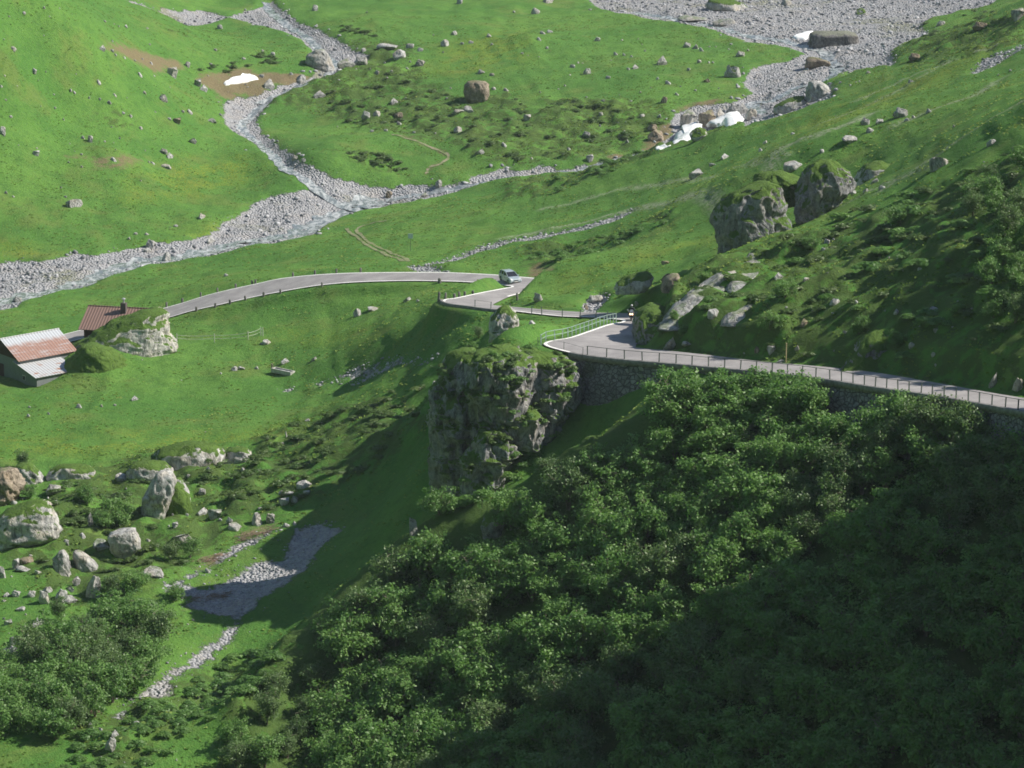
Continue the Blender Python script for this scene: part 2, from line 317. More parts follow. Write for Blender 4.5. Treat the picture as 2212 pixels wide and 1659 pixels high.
# ------------------------------------------------------------------ relief details
near = sstep(-150, -110, GX) * (1 - sstep(120, 170, GX)) * sstep(180, 195, GY) * (1 - sstep(740, 800, GY))
GZ = GZ + near * (.75 * fbm2(GX / 14, GY / 14, 3, 11) + .26 * fbm2(GX / 4.2, GY / 4.2, 4, 21) * (1 - gm))
hum = np.clip(fbm2(GX / 3.4, GY / 3.4, 3, 31), -.35, 1) + .15
GZ = GZ + near * np.minimum(hm, 1) * (1 - gm) * 1.35 * hum
rid = 1 - np.abs(fbm2((GX * .5 + GZ * 1.1) / 2.2, GY / 26, 2, 41)) * 2
GZ = GZ + near * .14 * rid * (1 - gm)                                  # grazing terraces
GZ = GZ - .75 * gm * near * (edge_w is not None) * np.where(GY > 330, 1, .35) + gm * near * .28 * fbm2(GX / 1.3, GY / 1.3, 3, 51)
# convex rib under the thicket edge, hollow of the gully beside it
def rib(pts, r, h):
    c = poly(pts); d = segdist(GX, GY, c, False); return h * np.exp(-(d / r) ** 2)
bx = (GX > -60) & (GX < 60) & (GY > 220) & (GY < 330)
GZ = GZ + rib([(1480, 930), (1330, 1010), (1200, 1090), (1060, 1150), (930, 1215), (820, 1290), (720, 1380), (620, 1480), (540, 1600)], 5.5, 3.7) * bx
GZ = GZ - rib([(1240, 960), (1100, 1060), (940, 1090), (800, 1180), (680, 1260), (540, 1400), (440, 1520)], 4.0, 1.9) * bx
# banks of the streams
GZ = GZ - .35 * wm
for (u, v, r, h) in ((200, 800, 5.2, 3.6), (1420, 640, 3, 1.0), (1560, 300, 4, 1.3), (1145, 100, 8, 2.0)):
    q = hit_grid(u, v, Z0); GZ = GZ + h * np.exp(-((GX - q[0]) ** 2 + ((GY - q[1]) / 1.3) ** 2) / (r * r))
# road bed
W_N = 15; kd = kdtree.KDTree(NS * W_N); meta = []
ii = 0
for i in range(NS):
    for k in range(W_N):
        t = k / (W_N - 1); p = DL[i] * (1 - t) + DR[i] * t
        kd.insert((p[0], p[1], 0), ii); meta.append((p[2], i, k)); ii += 1
kd.balance()
lo = np.minimum(DL, DR).min(0) - 8; hi = np.maximum(DL, DR).max(0) + 8
i0, i1 = np.searchsorted(XS, [lo[0], hi[0]]); j0, j1 = np.searchsorted(YS, [lo[1], hi[1]])
WI = WALL_N * NSUB + 6
roadm = np.zeros(GX.shape, np.float32)
for j in range(j0, j1):
    for i in range(i0, i1):
        co, ix, d = kd.find((XS[i], YS[j], 0))
        if d > 6: continue
        rz, si, k = meta[ix]
        walled = si < WI
        if walled and k <= 2:
            GZ[j, i] = min(GZ[j, i], rz - .5); continue
        if d < 1.5: dm[j, i] = max(dm[j, i], .52 * (1.5 - d) / 1.5 + .12)
        if d < .65: GZ[j, i] = rz - .14; roadm[j, i] = 1
        else:
            t = min(1, (d - .65) / (3.0 if not (si > 250 and k == 0) else 2.2)); t = t * t * (3 - 2 * t)
            GZ[j, i] = (rz - .14) * (1 - t) + GZ[j, i] * t
gm *= 1 - roadm; dm *= 1 - roadm; hm *= 1 - roadm
def ground(x, y): return float(bil(np.array([x]), np.array([y]), GZ)[0])
def hit(u, v): return hit_grid(u, v, GZ)
# ------------------------------------------------------------------ node helpers
class NT:
    def __init__(s, name):
        s.m = bpy.data.materials.new(name); s.m.use_nodes = True; s.t = s.m.node_tree; s.t.nodes.clear()
        s.out = s.t.nodes.new('ShaderNodeOutputMaterial')
    def n(s, typ, **kw):
        x = s.t.nodes.new(typ)
        for k, v in kw.items(): setattr(x, k, v)
        return x
    def link(s, a, b): s.t.links.new(a, b)
    def set(s, sock, v):
        if isinstance(v, bpy.types.NodeSocket): s.link(v, sock)
        else: sock.default_value = (tuple(v) + (1,) if (isinstance(v, (tuple, list)) and len(v) == 3 and sock.type == 'RGBA') else v)
    def pos(s, obj=False):
        if obj: return s.n('ShaderNodeTexCoord').outputs['Object']
        return s.n('ShaderNodeNewGeometry').outputs['Position']
    def mapv(s, vec, scale=(1, 1, 1), loc=(0, 0, 0), rot=(0, 0, 0)):
        m = s.n('ShaderNodeMapping'); s.link(vec, m.inputs[0]); m.inputs['Scale'].default_value = scale; m.inputs['Location'].default_value = loc; m.inputs['Rotation'].default_value = rot
        return m.outputs[0]
    def noise(s, vec, scale, detail=3, rough=.55, dist=0):
        x = s.n('ShaderNodeTexNoise'); s.link(vec, x.inputs['Vector']); x.inputs['Scale'].default_value = scale; x.inputs['Detail'].default_value = detail; x.inputs['Roughness'].default_value = rough; x.inputs['Distortion'].default_value = dist
        return x.outputs['Fac']
    def vor(s, vec, scale, feat='F1', out='Distance', rnd=1):
        x = s.n('ShaderNodeTexVoronoi', feature=feat); s.link(vec, x.inputs['Vector']); x.inputs['Scale'].default_value = scale; x.inputs['Randomness'].default_value = rnd
        return x.outputs[out]
    def math(s, op, a, b=0, clamp=False, c=None):
        x = s.n('ShaderNodeMath', operation=op, use_clamp=clamp); s.set(x.inputs[0], a); s.set(x.inputs[1], b)
        if c is not None: s.set(x.inputs[2], c)
        return x.outputs[0]
    def ramp(s, f, lo, hi, a=0., b=1.):
        x = s.n('ShaderNodeMapRange', clamp=True, interpolation_type='SMOOTHSTEP'); s.set(x.inputs[0], f); x.inputs[1].default_value = lo; x.inputs[2].default_value = hi; x.inputs[3].default_value = a; x.inputs[4].default_value = b
        return x.outputs[0]
    def mix(s, f, a, b, mode='MIX'):
        x = s.n('ShaderNodeMix', data_type='RGBA', blend_type=mode); s.set(x.inputs[0], f); s.set(x.inputs[6], a); s.set(x.inputs[7], b)
        return x.outputs[2]
    def attr(s, name, out='Fac'):
        x = s.n('ShaderNodeAttribute', attribute_name=name); return x.outputs[out]
    def bump(s, h, strength=.5, dist=.1, normal=None):
        x = s.n('ShaderNodeBump'); s.set(x.inputs['Height'], h); x.inputs['Strength'].default_value = strength; x.inputs['Distance'].default_value = dist
        if normal is not None: s.link(normal, x.inputs['Normal'])
        return x.outputs[0]
    def bsdf(s, col, rough=.9, normal=None, spec=.25, metal=0, **kw):
        b = s.n('ShaderNodeBsdfPrincipled'); s.set(b.inputs['Base Color'], col); s.set(b.inputs['Roughness'], rough); s.set(b.inputs['Metallic'], metal); b.inputs['Specular IOR Level'].default_value = spec
        if normal is not None: s.link(normal, b.inputs['Normal'])
        for k, v in kw.items(): s.set(b.inputs[k], v)
        return b.outputs[0]
    def done(s, sh): s.link(sh, s.out.inputs[0]); return s.m
def plain(name, col, rough=.7, var=.15, scale=3., metal=0, spec=.3, bumpd=.01):
    t = NT(name); p = t.pos(True); n = t.noise(p, scale, 4)
    c = t.mix(t.ramp(n, .3, .7), tuple(x * (1 - var) for x in col), tuple(min(1, x * (1 + var)) for x in col))
    return t.done(t.bsdf(c, rough, t.bump(n, .4, bumpd), spec, metal))

# ------------------------------------------------------------------ mesh helpers
def mesh_obj(name, verts, faces, mat=None, parent=None, smooth=False, link=True):
    me = bpy.data.meshes.new(name)
    if isinstance(verts, np.ndarray) and isinstance(faces, np.ndarray):
        nv, nf, k = len(verts), len(faces), faces.shape[1]
        me.vertices.add(nv); me.vertices.foreach_set('co', np.ascontiguousarray(verts, np.float32).ravel())
        me.loops.add(nf * k); me.loops.foreach_set('vertex_index', np.ascontiguousarray(faces, np.int32).ravel())
        me.polygons.add(nf); me.polygons.foreach_set('loop_start', np.arange(0, nf * k, k, dtype=np.int32))
        me.polygons.foreach_set('loop_total', np.full(nf, k, np.int32)); me.update(calc_edges=True)
    else:
        me.from_pydata([tuple(map(float, v)) for v in verts], [], [tuple(int(q) for q in f) for f in faces]); me.update()
    if smooth: me.polygons.foreach_set('use_smooth', np.ones(len(me.polygons), bool))
    if mat: me.materials.append(mat)
    o = bpy.data.objects.new(name, me)
    if link: COL.objects.link(o)
    if parent: o.parent = parent
    return o
def fattr(o, name, vals):
    a = o.data.attributes.new(name, 'FLOAT', 'POINT'); a.data.foreach_set('value', np.ascontiguousarray(vals, np.float32).ravel())
def tag(o, label=None, cat=None, group=None, kind=None):
    if label: o['label'] = label
    if cat: o['category'] = cat
    if group: o['group'] = group
    if kind: o['kind'] = kind
    return o
def empty(name, loc, rz=0):
    o = bpy.data.objects.new(name, None); COL.objects.link(o); o.location = loc; o.rotation_euler = (0, 0, rz); o.empty_display_size = .2
    return o
class MB:
    """collects shapes for one mesh"""
    def __init__(s): s.v = []; s.f = []
    def add(s, vs, fs):
        k = len(s.v); s.v += [tuple(map(float, q)) for q in vs]; s.f += [tuple(int(i) + k for i in f) for f in fs]; return s
    def box(s, c, d, M=None, taper=1.0):
        x, y, z = (q / 2 for q in d); vs = []
        for sx, sy, sz in ((-1, -1, -1), (1, -1, -1), (1, 1, -1), (-1, 1, -1), (-1, -1, 1), (1, -1, 1), (1, 1, 1), (-1, 1, 1)):
            t = taper if sz > 0 else 1; q = Vector((sx * x * t, sy * y * t, sz * z))
            if M is not None: q = M @ q
            vs.append(q + Vector(c))
        return s.add(vs, [(0, 3, 2, 1), (4, 5, 6, 7), (0, 1, 5, 4), (1, 2, 6, 5), (2, 3, 7, 6), (3, 0, 4, 7)])
    def tube(s, pts, r, n=6, cap=True):
        pts = [Vector(p) for p in pts]; rs = r if isinstance(r, (list, tuple)) else [r] * len(pts); vs = []; fs = []
        for i, p in enumerate(pts):
            t = (pts[min(i + 1, len(pts) - 1)] - pts[max(i - 1, 0)]).normalized()
            a = t.cross(Vector((0, 0, 1))); a = a if a.length > .05 else t.cross(Vector((1, 0, 0))); a.normalize(); b = t.cross(a)
            for k in range(n):
                th = 2 * math.pi * k / n; vs.append(p + (a * math.cos(th) + b * math.sin(th)) * rs[i])
        for i in range(len(pts) - 1):
            for k in range(n): fs.append((i * n + k, i * n + (k + 1) % n, (i + 1) * n + (k + 1) % n, (i + 1) * n + k))
        if cap: fs += [tuple(range(n))[::-1], tuple(range((len(pts) - 1) * n, len(pts) * n))]
        return s.add(vs, fs)
    def prism(s, prof, y0, y1, inset=0.0):
        """side profile (x,z) extruded across y; inset narrows the upper part"""
        n = len(prof); zs = [p[1] for p in prof]; z0, z1 = min(zs), max(zs)
        f = lambda z, y: y - math.copysign(inset * (z - z0) / max(1e-6, z1 - z0), y)
        vs = [(x, f(z, y0), z) for x, z in prof] + [(x, f(z, y1), z) for x, z in prof]
        return s.add(vs, [tuple(range(n)), tuple(range(2 * n - 1, n - 1, -1))] + [(i, i + n, (i + 1) % n + n, (i + 1) % n) for i in range(n)])
    def lathe(s, prof, M=None, n=16):
        vs = []; fs = []
        for r, z in prof:
            for k in range(n):
                a = 2 * math.pi * k / n; q = Vector((r * math.cos(a), r * math.sin(a), z)); vs.append(M @ q if M is not None else q)
        for i in range(len(prof) - 1):
            for k in range(n): fs.append((i * n + k, i * n + (k + 1) % n, (i + 1) * n + (k + 1) % n, (i + 1) * n + k))
        return s.add(vs, fs)
    def build(s, name, mat, parent=None, bevel=0, smooth=False):
        o = mesh_obj(name, s.v, s.f, mat, parent, smooth)
        bm = bmesh.new(); bm.from_mesh(o.data); bmesh.ops.recalc_face_normals(bm, faces=bm.faces); bm.to_mesh(o.data); bm.free()
        if bevel:
            b = o.modifiers.new('bevel', 'BEVEL'); b.width = bevel; b.segments = 2; b.limit_method = 'ANGLE'
        return o

# ------------------------------------------------------------------ ground material
def ground_mat():
    t = NT('alpine_ground'); p = t.pos()
    pj = t.mapv(p, (1, 1, .6))
    n0 = t.noise(p, .045, 3); n1 = t.noise(pj, .35, 6, .7); n2 = t.noise(p, 2.2, 4, .65); n3 = t.noise(p, 7.5, 3, .7)
    g = t.mix(t.ramp(n0, .36, .64), (.078, .196, .036), (.118, .245, .046))
    g = t.mix(t.ramp(n1, .42, .68, 0, .6), g, (.058, .150, .032))
    g = t.mix(t.ramp(n2, .45, .75, 0, .55), g, (.150, .265, .058))
    g = t.mix(t.ramp(n3, .42, .30, 0, .55), g, (.045, .105, .020))
    g = t.mix(t.ramp(t.noise(t.mapv(p, (1, 1, .5), (9, 3, 0)), .13, 5, .65), .50, .68, 0, .5), g, (.165, .205, .055))
    g = t.mix(t.ramp(t.noise(p, .9, 4, .7), .50, .66, 0, .5), g, (.055, .130, .026))
    heath_shade = t.attr('heath_shade'); hn = t.noise(p, .55, 4, .6)
    g = t.mix(t.math('MULTIPLY', t.ramp(t.math('ADD', hn, t.math('MULTIPLY', heath_shade, .16)), .56, .66), t.ramp(heath_shade, .1, .6, 0, .75)), g, t.mix(n2, (.050, .095, .022), (.085, .110, .036)))
    fl = t.attr('flower'); fn = t.noise(p, 3.8, 3, .8); fb = t.noise(p, .22, 3)
    g = t.mix(t.math('MULTIPLY', t.math('MULTIPLY', t.ramp(fn, .46, .62), t.ramp(fb, .36, .56)), t.math('MULTIPLY', fl, .5)), g, (.42, .34, .020))
    g = t.mix(t.math('MULTIPLY', t.attr('pale'), t.ramp(t.noise(p, 1.6, 4, .75), .40, .56, 0, .95)), g, (.30, .33, .22))
    d = t.attr('dirt'); dn = t.math('ADD', d, t.math('MULTIPLY', t.math('SUBTRACT', t.math('ADD', t.math('MULTIPLY', t.noise(p, .9, 5, .75), .5), t.math('MULTIPLY', t.noise(p, .28, 4, .6), .5)), .5), 2.4))
    dc = t.mix(n2, (.150, .100, .062), (.270, .205, .130))
    c = t.mix(t.ramp(dn, .38, .90, 0, .85), g, dc)
    gv = t.attr('gravel'); gn = t.math('ADD', gv, t.math('MULTIPLY', t.math('SUBTRACT', t.math('ADD', t.math('MULTIPLY', t.noise(p, .9, 5, .75), .55), t.math('MULTIPLY', t.noise(p, .23, 4, .6), .45)), .5), 1.9))
    vc = t.vor(p, 2.4, 'F1', 'Color'); vd = t.vor(p, 2.4); vs = t.vor(p, 6.5, 'F1', 'Color')
    sep = t.n('ShaderNodeSeparateColor'); t.link(vc, sep.inputs[0]); sep2 = t.n('ShaderNodeSeparateColor'); t.link(vs, sep2.inputs[0])
    gr = t.mix(sep.outputs[0], (.20, .205, .225), (.35, .355, .38)); gr = t.mix(t.math('MULTIPLY', sep2.outputs[1], .55), gr, (.50, .495, .50))
    gr = t.mix(t.ramp(t.noise(p, .28, 3), .46, .7, 0, .4), gr, (.40, .36, .33))
    gr = t.mix(t.math('MULTIPLY', t.ramp(t.noise(p, .055, 5, .7), .54, .66), t.ramp(n2, .35, .6, .2, .8)), gr, (.19, .20, .10))
    gf = t.ramp(gn, .42, .58)
    c = t.mix(gf, c, gr)
    h = t.math('ADD', t.math('MULTIPLY', n2, .6), t.math('MULTIPLY', n3, .4))
    hg = t.math('SUBTRACT', t.math('MULTIPLY', sep.outputs[2], .7), t.math('MULTIPLY', vd, 1.2))
    hx = t.n('ShaderNodeMix', data_type='FLOAT'); t.link(gf, hx.inputs[0]); t.link(h, hx.inputs[2]); t.link(hg, hx.inputs[3])
    nb = t.bump(hx.outputs[0], .9, .42)
    return t.done(t.bsdf(c, .92, nb, .12))
M_GROUND = ground_mat()
ny, nx = GX.shape
idx = np.arange(ny * nx).reshape(ny, nx)
quads = np.stack([idx[:-1, :-1], idx[:-1, 1:], idx[1:, 1:], idx[1:, :-1]], -1).reshape(-1, 4)
terrain = mesh_obj('terrain', np.stack([GX, GY, GZ], -1).reshape(-1, 3), quads, M_GROUND, smooth=True)
tag(terrain, 'grassy alpine valley with hummocks, gravel beds and a steep road flank', 'terrain', kind='structure')
for nme, a in (('gravel', gm), ('dirt', dm), ('flower', fm), ('heath_shade', hm), ('pale', pm)): fattr(terrain, nme, a)

# ------------------------------------------------------------------ world, sun
SUN_EL = R(42); SUN_AZ = R(3)                # azimuth: from +X towards +Y
sd = Vector((math.cos(SUN_EL) * math.cos(SUN_AZ), math.cos(SUN_EL) * math.sin(SUN_AZ), math.sin(SUN_EL)))
sl = bpy.data.lights.new('sun', 'SUN'); sl.energy = 4.8; sl.angle = R(.53); sl.color = (1, .94, .82)
so = bpy.data.objects.new('sun', sl); COL.objects.link(so); so.rotation_euler = sd.to_track_quat('Z', 'Y').to_euler(); so.location = (0, 0, 300)
W = bpy.data.worlds.new('World'); SC.world = W; W.use_nodes = True
wt = W.node_tree; bg = wt.nodes['Background']; sky = wt.nodes.new('ShaderNodeTexSky'); sky.sky_type = 'NISHITA'; sky.sun_disc = False
sky.sun_elevation = SUN_EL; sky.sun_rotation = R(90) - SUN_AZ; sky.altitude = 1500; sky.air_density = 1.0; sky.dust_density = .6; sky.ozone_density = 1.4
wt.links.new(sky.outputs[0], bg.inputs[0]); bg.inputs[1].default_value = .088
SC.view_settings.view_transform = 'Standard'; SC.view_settings.look = 'None'; SC.view_settings.exposure = .6; SC.view_settings.gamma = 1
SC.render.film_transparent = False
SC.cycles.max_bounces = 6; SC.cycles.diffuse_bounces = 3; SC.cycles.transparent_max_bounces = 4; SC.cycles.filter_width = 1.7

# ------------------------------------------------------------------ water
def water_mat():
    t = NT('glacial_water'); p = t.pos(); n = t.noise(t.mapv(p, (1, .5, 1)), 1.1, 5, .7, .6); n2 = t.noise(p, 4, 3)
    c = t.mix(t.ramp(n, .42, .72), (.165, .19, .20), (.56, .58, .59))
    return t.done(t.bsdf(c, t.ramp(n, .45, .6, .18, .6), t.bump(t.math('ADD', n, t.math('MULTIPLY', n2, .4)), .6, .12), .4))
M_WATER = water_mat()
def ribbon(c, w, dz=0.06):
    c = np.asarray(c); tg = np.gradient(c, axis=0); tg /= np.linalg.norm(tg, axis=1)[:, None] + 1e-9; nr = np.column_stack([-tg[:, 1], tg[:, 0]])
    s = np.arange(len(c)); w = w * (1 + .35 * np.sin(s * .9) * np.sin(s * .37 + 1))[:, None]
    K = 5; vs = []
    for k in range(K):
        q = c + nr * w * (k / (K - 1) * 2 - 1); vs.append(np.column_stack([q, bil(q[:, 0], q[:, 1], GZ) + dz]))
    zc = vs[2][:, 2].copy()
    for q in vs: q[:, 2] = np.maximum(q[:, 2], zc * .5 + q[:, 2] * .5)
    V = np.stack(vs, 1); n = len(c); ix = np.arange(n * K).reshape(n, K)
    return V.reshape(-1, 3), np.stack([ix[:-1, :-1], ix[:-1, 1:], ix[1:, 1:], ix[1:, :-1]], -1).reshape(-1, 4)
for (c, w), nm, lb in zip(wl, ('river', 'stream', 'stream', 'stream'), ('pale glacial river running between gravel banks on the left', 'thin stream threading the upper left gravel bed', 'thin stream along the foot of the middle meadow', 'white stream tumbling down the upper right gravel fan')):
    d = np.concatenate([[0], np.cumsum(np.linalg.norm(np.diff(c, axis=0), axis=1))]); k = np.arange(0, d[-1], .8)
    cc = np.column_stack([np.interp(k, d, c[:, 0]), np.interp(k, d, c[:, 1])]); v, f = ribbon(cc, w)
    tag(mesh_obj(nm, v, f, M_WATER, smooth=True), lb, 'water', kind='structure')

# ------------------------------------------------------------------ road and its edge lines
def asphalt():
    t = NT('worn_asphalt'); p = t.pos(); n = t.noise(t.mapv(p, (1, 1, 1)), .35, 6, .7); n2 = t.noise(p, 6, 4, .75)
    c = t.mix(t.ramp(n, .35, .7), (.255, .240, .243), (.365, .345, .345)); c = t.mix(t.ramp(n2, .4, .7, 0, .3), c, (.20, .195, .20))
    return t.done(t.bsdf(c, .85, t.bump(n2, .2, .01), .25))
M_ASPH = asphalt(); M_LINE = plain('edge_paint', (.84, .83, .80), .7, .14, 3)
def strip(t0, t1, dz, name, mat, i0=0, i1=None, k=2):
    A = DL[i0:i1]; B = DR[i0:i1]; vs = []
    L = np.linalg.norm(B - A, axis=1)[:, None]
    for q in range(k):
        a = q / (k - 1); f0 = t0(L); f1 = t1(L); s = (f0 * (1 - a) + f1 * a) / L
        pnt = A * (1 - s) + B * s; pnt = pnt.copy(); pnt[:, 2] += dz; vs.append(pnt)
    V = np.stack(vs, 1); n = len(A); ix = np.arange(n * k).reshape(n, k)
    return mesh_obj(name, V.reshape(-1, 3), np.stack([ix[:-1, :-1], ix[:-1, 1:], ix[1:, 1:], ix[1:, :-1]], -1).reshape(-1, 4), mat)
road = strip(lambda L: 0 * L, lambda L: L, 0, 'road', M_ASPH, k=7)
tag(road, 'narrow grey mountain road zigzagging down to the valley floor', 'road', kind='structure')
ln = strip(lambda L: 0 * L + .08, lambda L: 0 * L + .42, .012, 'edge_line', M_LINE); tag(ln, 'white painted line along the outer edge of the road', 'road marking', kind='structure')
ln2 = strip(lambda L: L - .42, lambda L: L - .08, .012, 'edge_line', M_LINE, NSUB * 31); tag(ln2, 'white painted line along the inner edge of the lower road', 'road marking', kind='structure')

def path_mat():
    t = NT('trodden_path'); p = t.pos(); n = t.noise(p, 1.4, 4, .7); return t.done(t.bsdf(t.mix(t.ramp(n, .38, .6), (.30, .26, .19), (.13, .19, .06)), .95, t.bump(n, .4, .05), .1))
M_PATH = path_mat()
for k, (s_, w) in enumerate(PATHS):
    c = poly(pp(s_), GZ); c = catmull(np.column_stack([c, np.zeros(len(c))]), 8)[:, :2]; v, f = ribbon(c, w, .05)
    tag(mesh_obj('footpath' if k == 2 else 'cart_track', v, f, M_PATH), ('left wheel rut of the cart track in the meadow', 'right wheel rut of the cart track in the meadow', 'narrow trodden footpath across the middle meadow')[k], 'path', kind='structure')
# ------------------------------------------------------------------ rock
def rock_mat(name, lo, hi, grass=0.0, thr=.62, moss=(.060, .135, .024), warm=.5, gn=1.5):
    t = NT(name); p = t.pos(); po = p
    n = t.noise(po, .45, 4); n2 = t.noise(po, 2.2, 5, .7); cr = t.math('ABSOLUTE', t.math('SUBTRACT', t.noise(t.mapv(po, (1, 1, .45), (3, 5, 7)), 1.0, 4, .6, .8), .5))
    st = t.noise(t.mapv(po, (1.6, 1.6, .25)), 1.3, 4, .65)
    c = t.mix(t.ramp(n2, .3, .7), lo, hi)
    c = t.mix(t.ramp(n, .45, .7, 0, warm), c, tuple(q * f for q, f in zip(hi, (.92, .80, .62))))
    c = t.mix(t.ramp(st, .52, .70, 0, .7), c, tuple(q * .36 for q in lo))
    c = t.mix(t.ramp(cr, .0, .022, .55, 0), c, tuple(q * .35 for q in lo))
    h = t.math('ADD', t.math('MULTIPLY', n2, .7), t.math('MULTIPLY', t.ramp(cr, 0, .06), .5))
    if grass > 0:
        g = t.n('ShaderNodeNewGeometry'); sx = t.n('ShaderNodeSeparateXYZ'); t.link(g.outputs['Normal'], sx.inputs[0])
        f = t.math('ADD', sx.outputs[2], t.math('MULTIPLY', t.math('SUBTRACT', t.noise(po, .7, 4, .65), .5), gn))
        f = t.ramp(f, thr - .08, thr + .08, 0, grass)
        gc = t.mix(n2, moss, (.110, .160, .036)); c = t.mix(f, c, gc)
    return t.done(t.bsdf(c, .92, t.bump(h, .9, .18), .15))
M_LIME = rock_mat('pale_limestone', (.30, .30, .295), (.55, .545, .535), .0)
M_GREY = rock_mat('grey_limestone', (.25, .25, .25), (.48, .475, .465), .5, .93)
M_CAP = rock_mat('grassy_limestone', (.30, .30, .305), (.58, .57, .55), 1.0, .55)
M_CLIFF = rock_mat('shaded_cliff_rock', (.145, .15, .168), (.35, .35, .36), 1.0, .42)  # dark bluish tone puts the shade of the faces into the rock colour
M_MOUND = rock_mat('grassy_mound', (.34, .335, .325), (.58, .57, .545), 1.0, .50, (.065, .150, .025), .5, .8)
M_BROWN = rock_mat('brown_weathered_rock', (.20, .165, .13), (.38, .325, .26), .4, .9)

M_DIRTSHADE = rock_mat('dirty_shaded_snow', (.10, .10, .11), (.26, .25, .245), .6, .8, (.34, .32, .30), .2)  # dark tone holds both debris and the shade of the block's face
M_GREENM = rock_mat('mossy_turf', (.30, .29, .26), (.5, .48, .44), 1.0, -.55, (.070, .150, .028))
def ico(sub):
    bm = bmesh.new(); bmesh.ops.create_icosphere(bm, subdivisions=sub, radius=1)
    v = np.array([q.co[:] for q in bm.verts]); f = np.array([[q.index for q in fc.verts] for fc in bm.faces]); bm.free(); return v, f
ICO = {k: ico(k) for k in (1, 2, 3, 4)}
def rock_shape(seed, sub=3, cuts=9, rough=.12, flat=1.0):
    rg = np.random.default_rng(seed); v, f = ICO[sub]; v = v.copy() * 1.25
    for _ in range(cuts):
        n = rg.normal(size=3); n[2] *= flat; n /= np.linalg.norm(n); d = rg.uniform(.42, .88)
        k = v @ n - d; v -= np.where(k > 0, k, 0)[:, None] * n
    d = fbm3(v * 1.6 + seed * 3.1, 4, seed, .6); r = 1 - np.abs(fbm3(v * 2.4 + seed, 3, seed + 5)) * 2
    ln = np.linalg.norm(v, axis=1, keepdims=True); v += v / np.maximum(ln, .2) * (rough * d + .11 * r - .05)[:, None]
    return v, f
def norm_unit(v):
    lo, hi = v.min(0), v.max(0); return (v - (lo + hi) / 2) / ((hi - lo) / 2)
ROCKS = {}
def rock_data(kind, i, mat):
    key = (kind, i, mat.name)
    if key not in ROCKS:
        sub, cuts, rough, flat = dict(big=(4, 14, .13, 1), mid=(4, 12, .10, 1), small=(2, 10, .06, 1), slab=(4, 9, .08, 1.8))[kind]
        v, f = rock_shape(100 * len(kind) + i * 13 + 7, sub, cuts, rough, flat); v = norm_unit(v)
        o = mesh_obj('boulder', v, f, mat, link=False); ROCKS[key] = o.data
    return ROCKS[key]
TAKEN = []
def place_rock(u, v, w, h, label=None, group=None, kind='small', var=None, mat=None, name=None, yaw=None, tilt=.16, dep=.8, cat=None, sink=.8):
    p = hit(u, v); _, _, d = project(p); m = d / FD
    Wm = max(w * m * .94, .12); Hm = max(h * m * .95, .1)
    o = bpy.data.objects.new(name or ('stone' if kind == 'small' else 'boulder'), rock_data(kind, random.randrange(6) if var is None else var, mat or M_LIME)); COL.objects.link(o)
    D = Wm * dep
    o.scale = (Wm / 2, D / 2, Hm * (1 + sink) / 2)
    gy = p[1] + D * .3
    gz = min(ground(p[0], gy), ground(p[0], p[1]) + Hm * .3)
    o.location = (p[0], gy, gz + Hm / 2 - Hm * sink / 2)
    o.rotation_euler = (random.uniform(-tilt, tilt), random.uniform(-tilt, tilt), random.uniform(-.5, .5) if yaw is None else yaw)
    tag(o, label, cat or ('stone' if (name or o.name).startswith('stone') else 'boulder'), group)
    return o
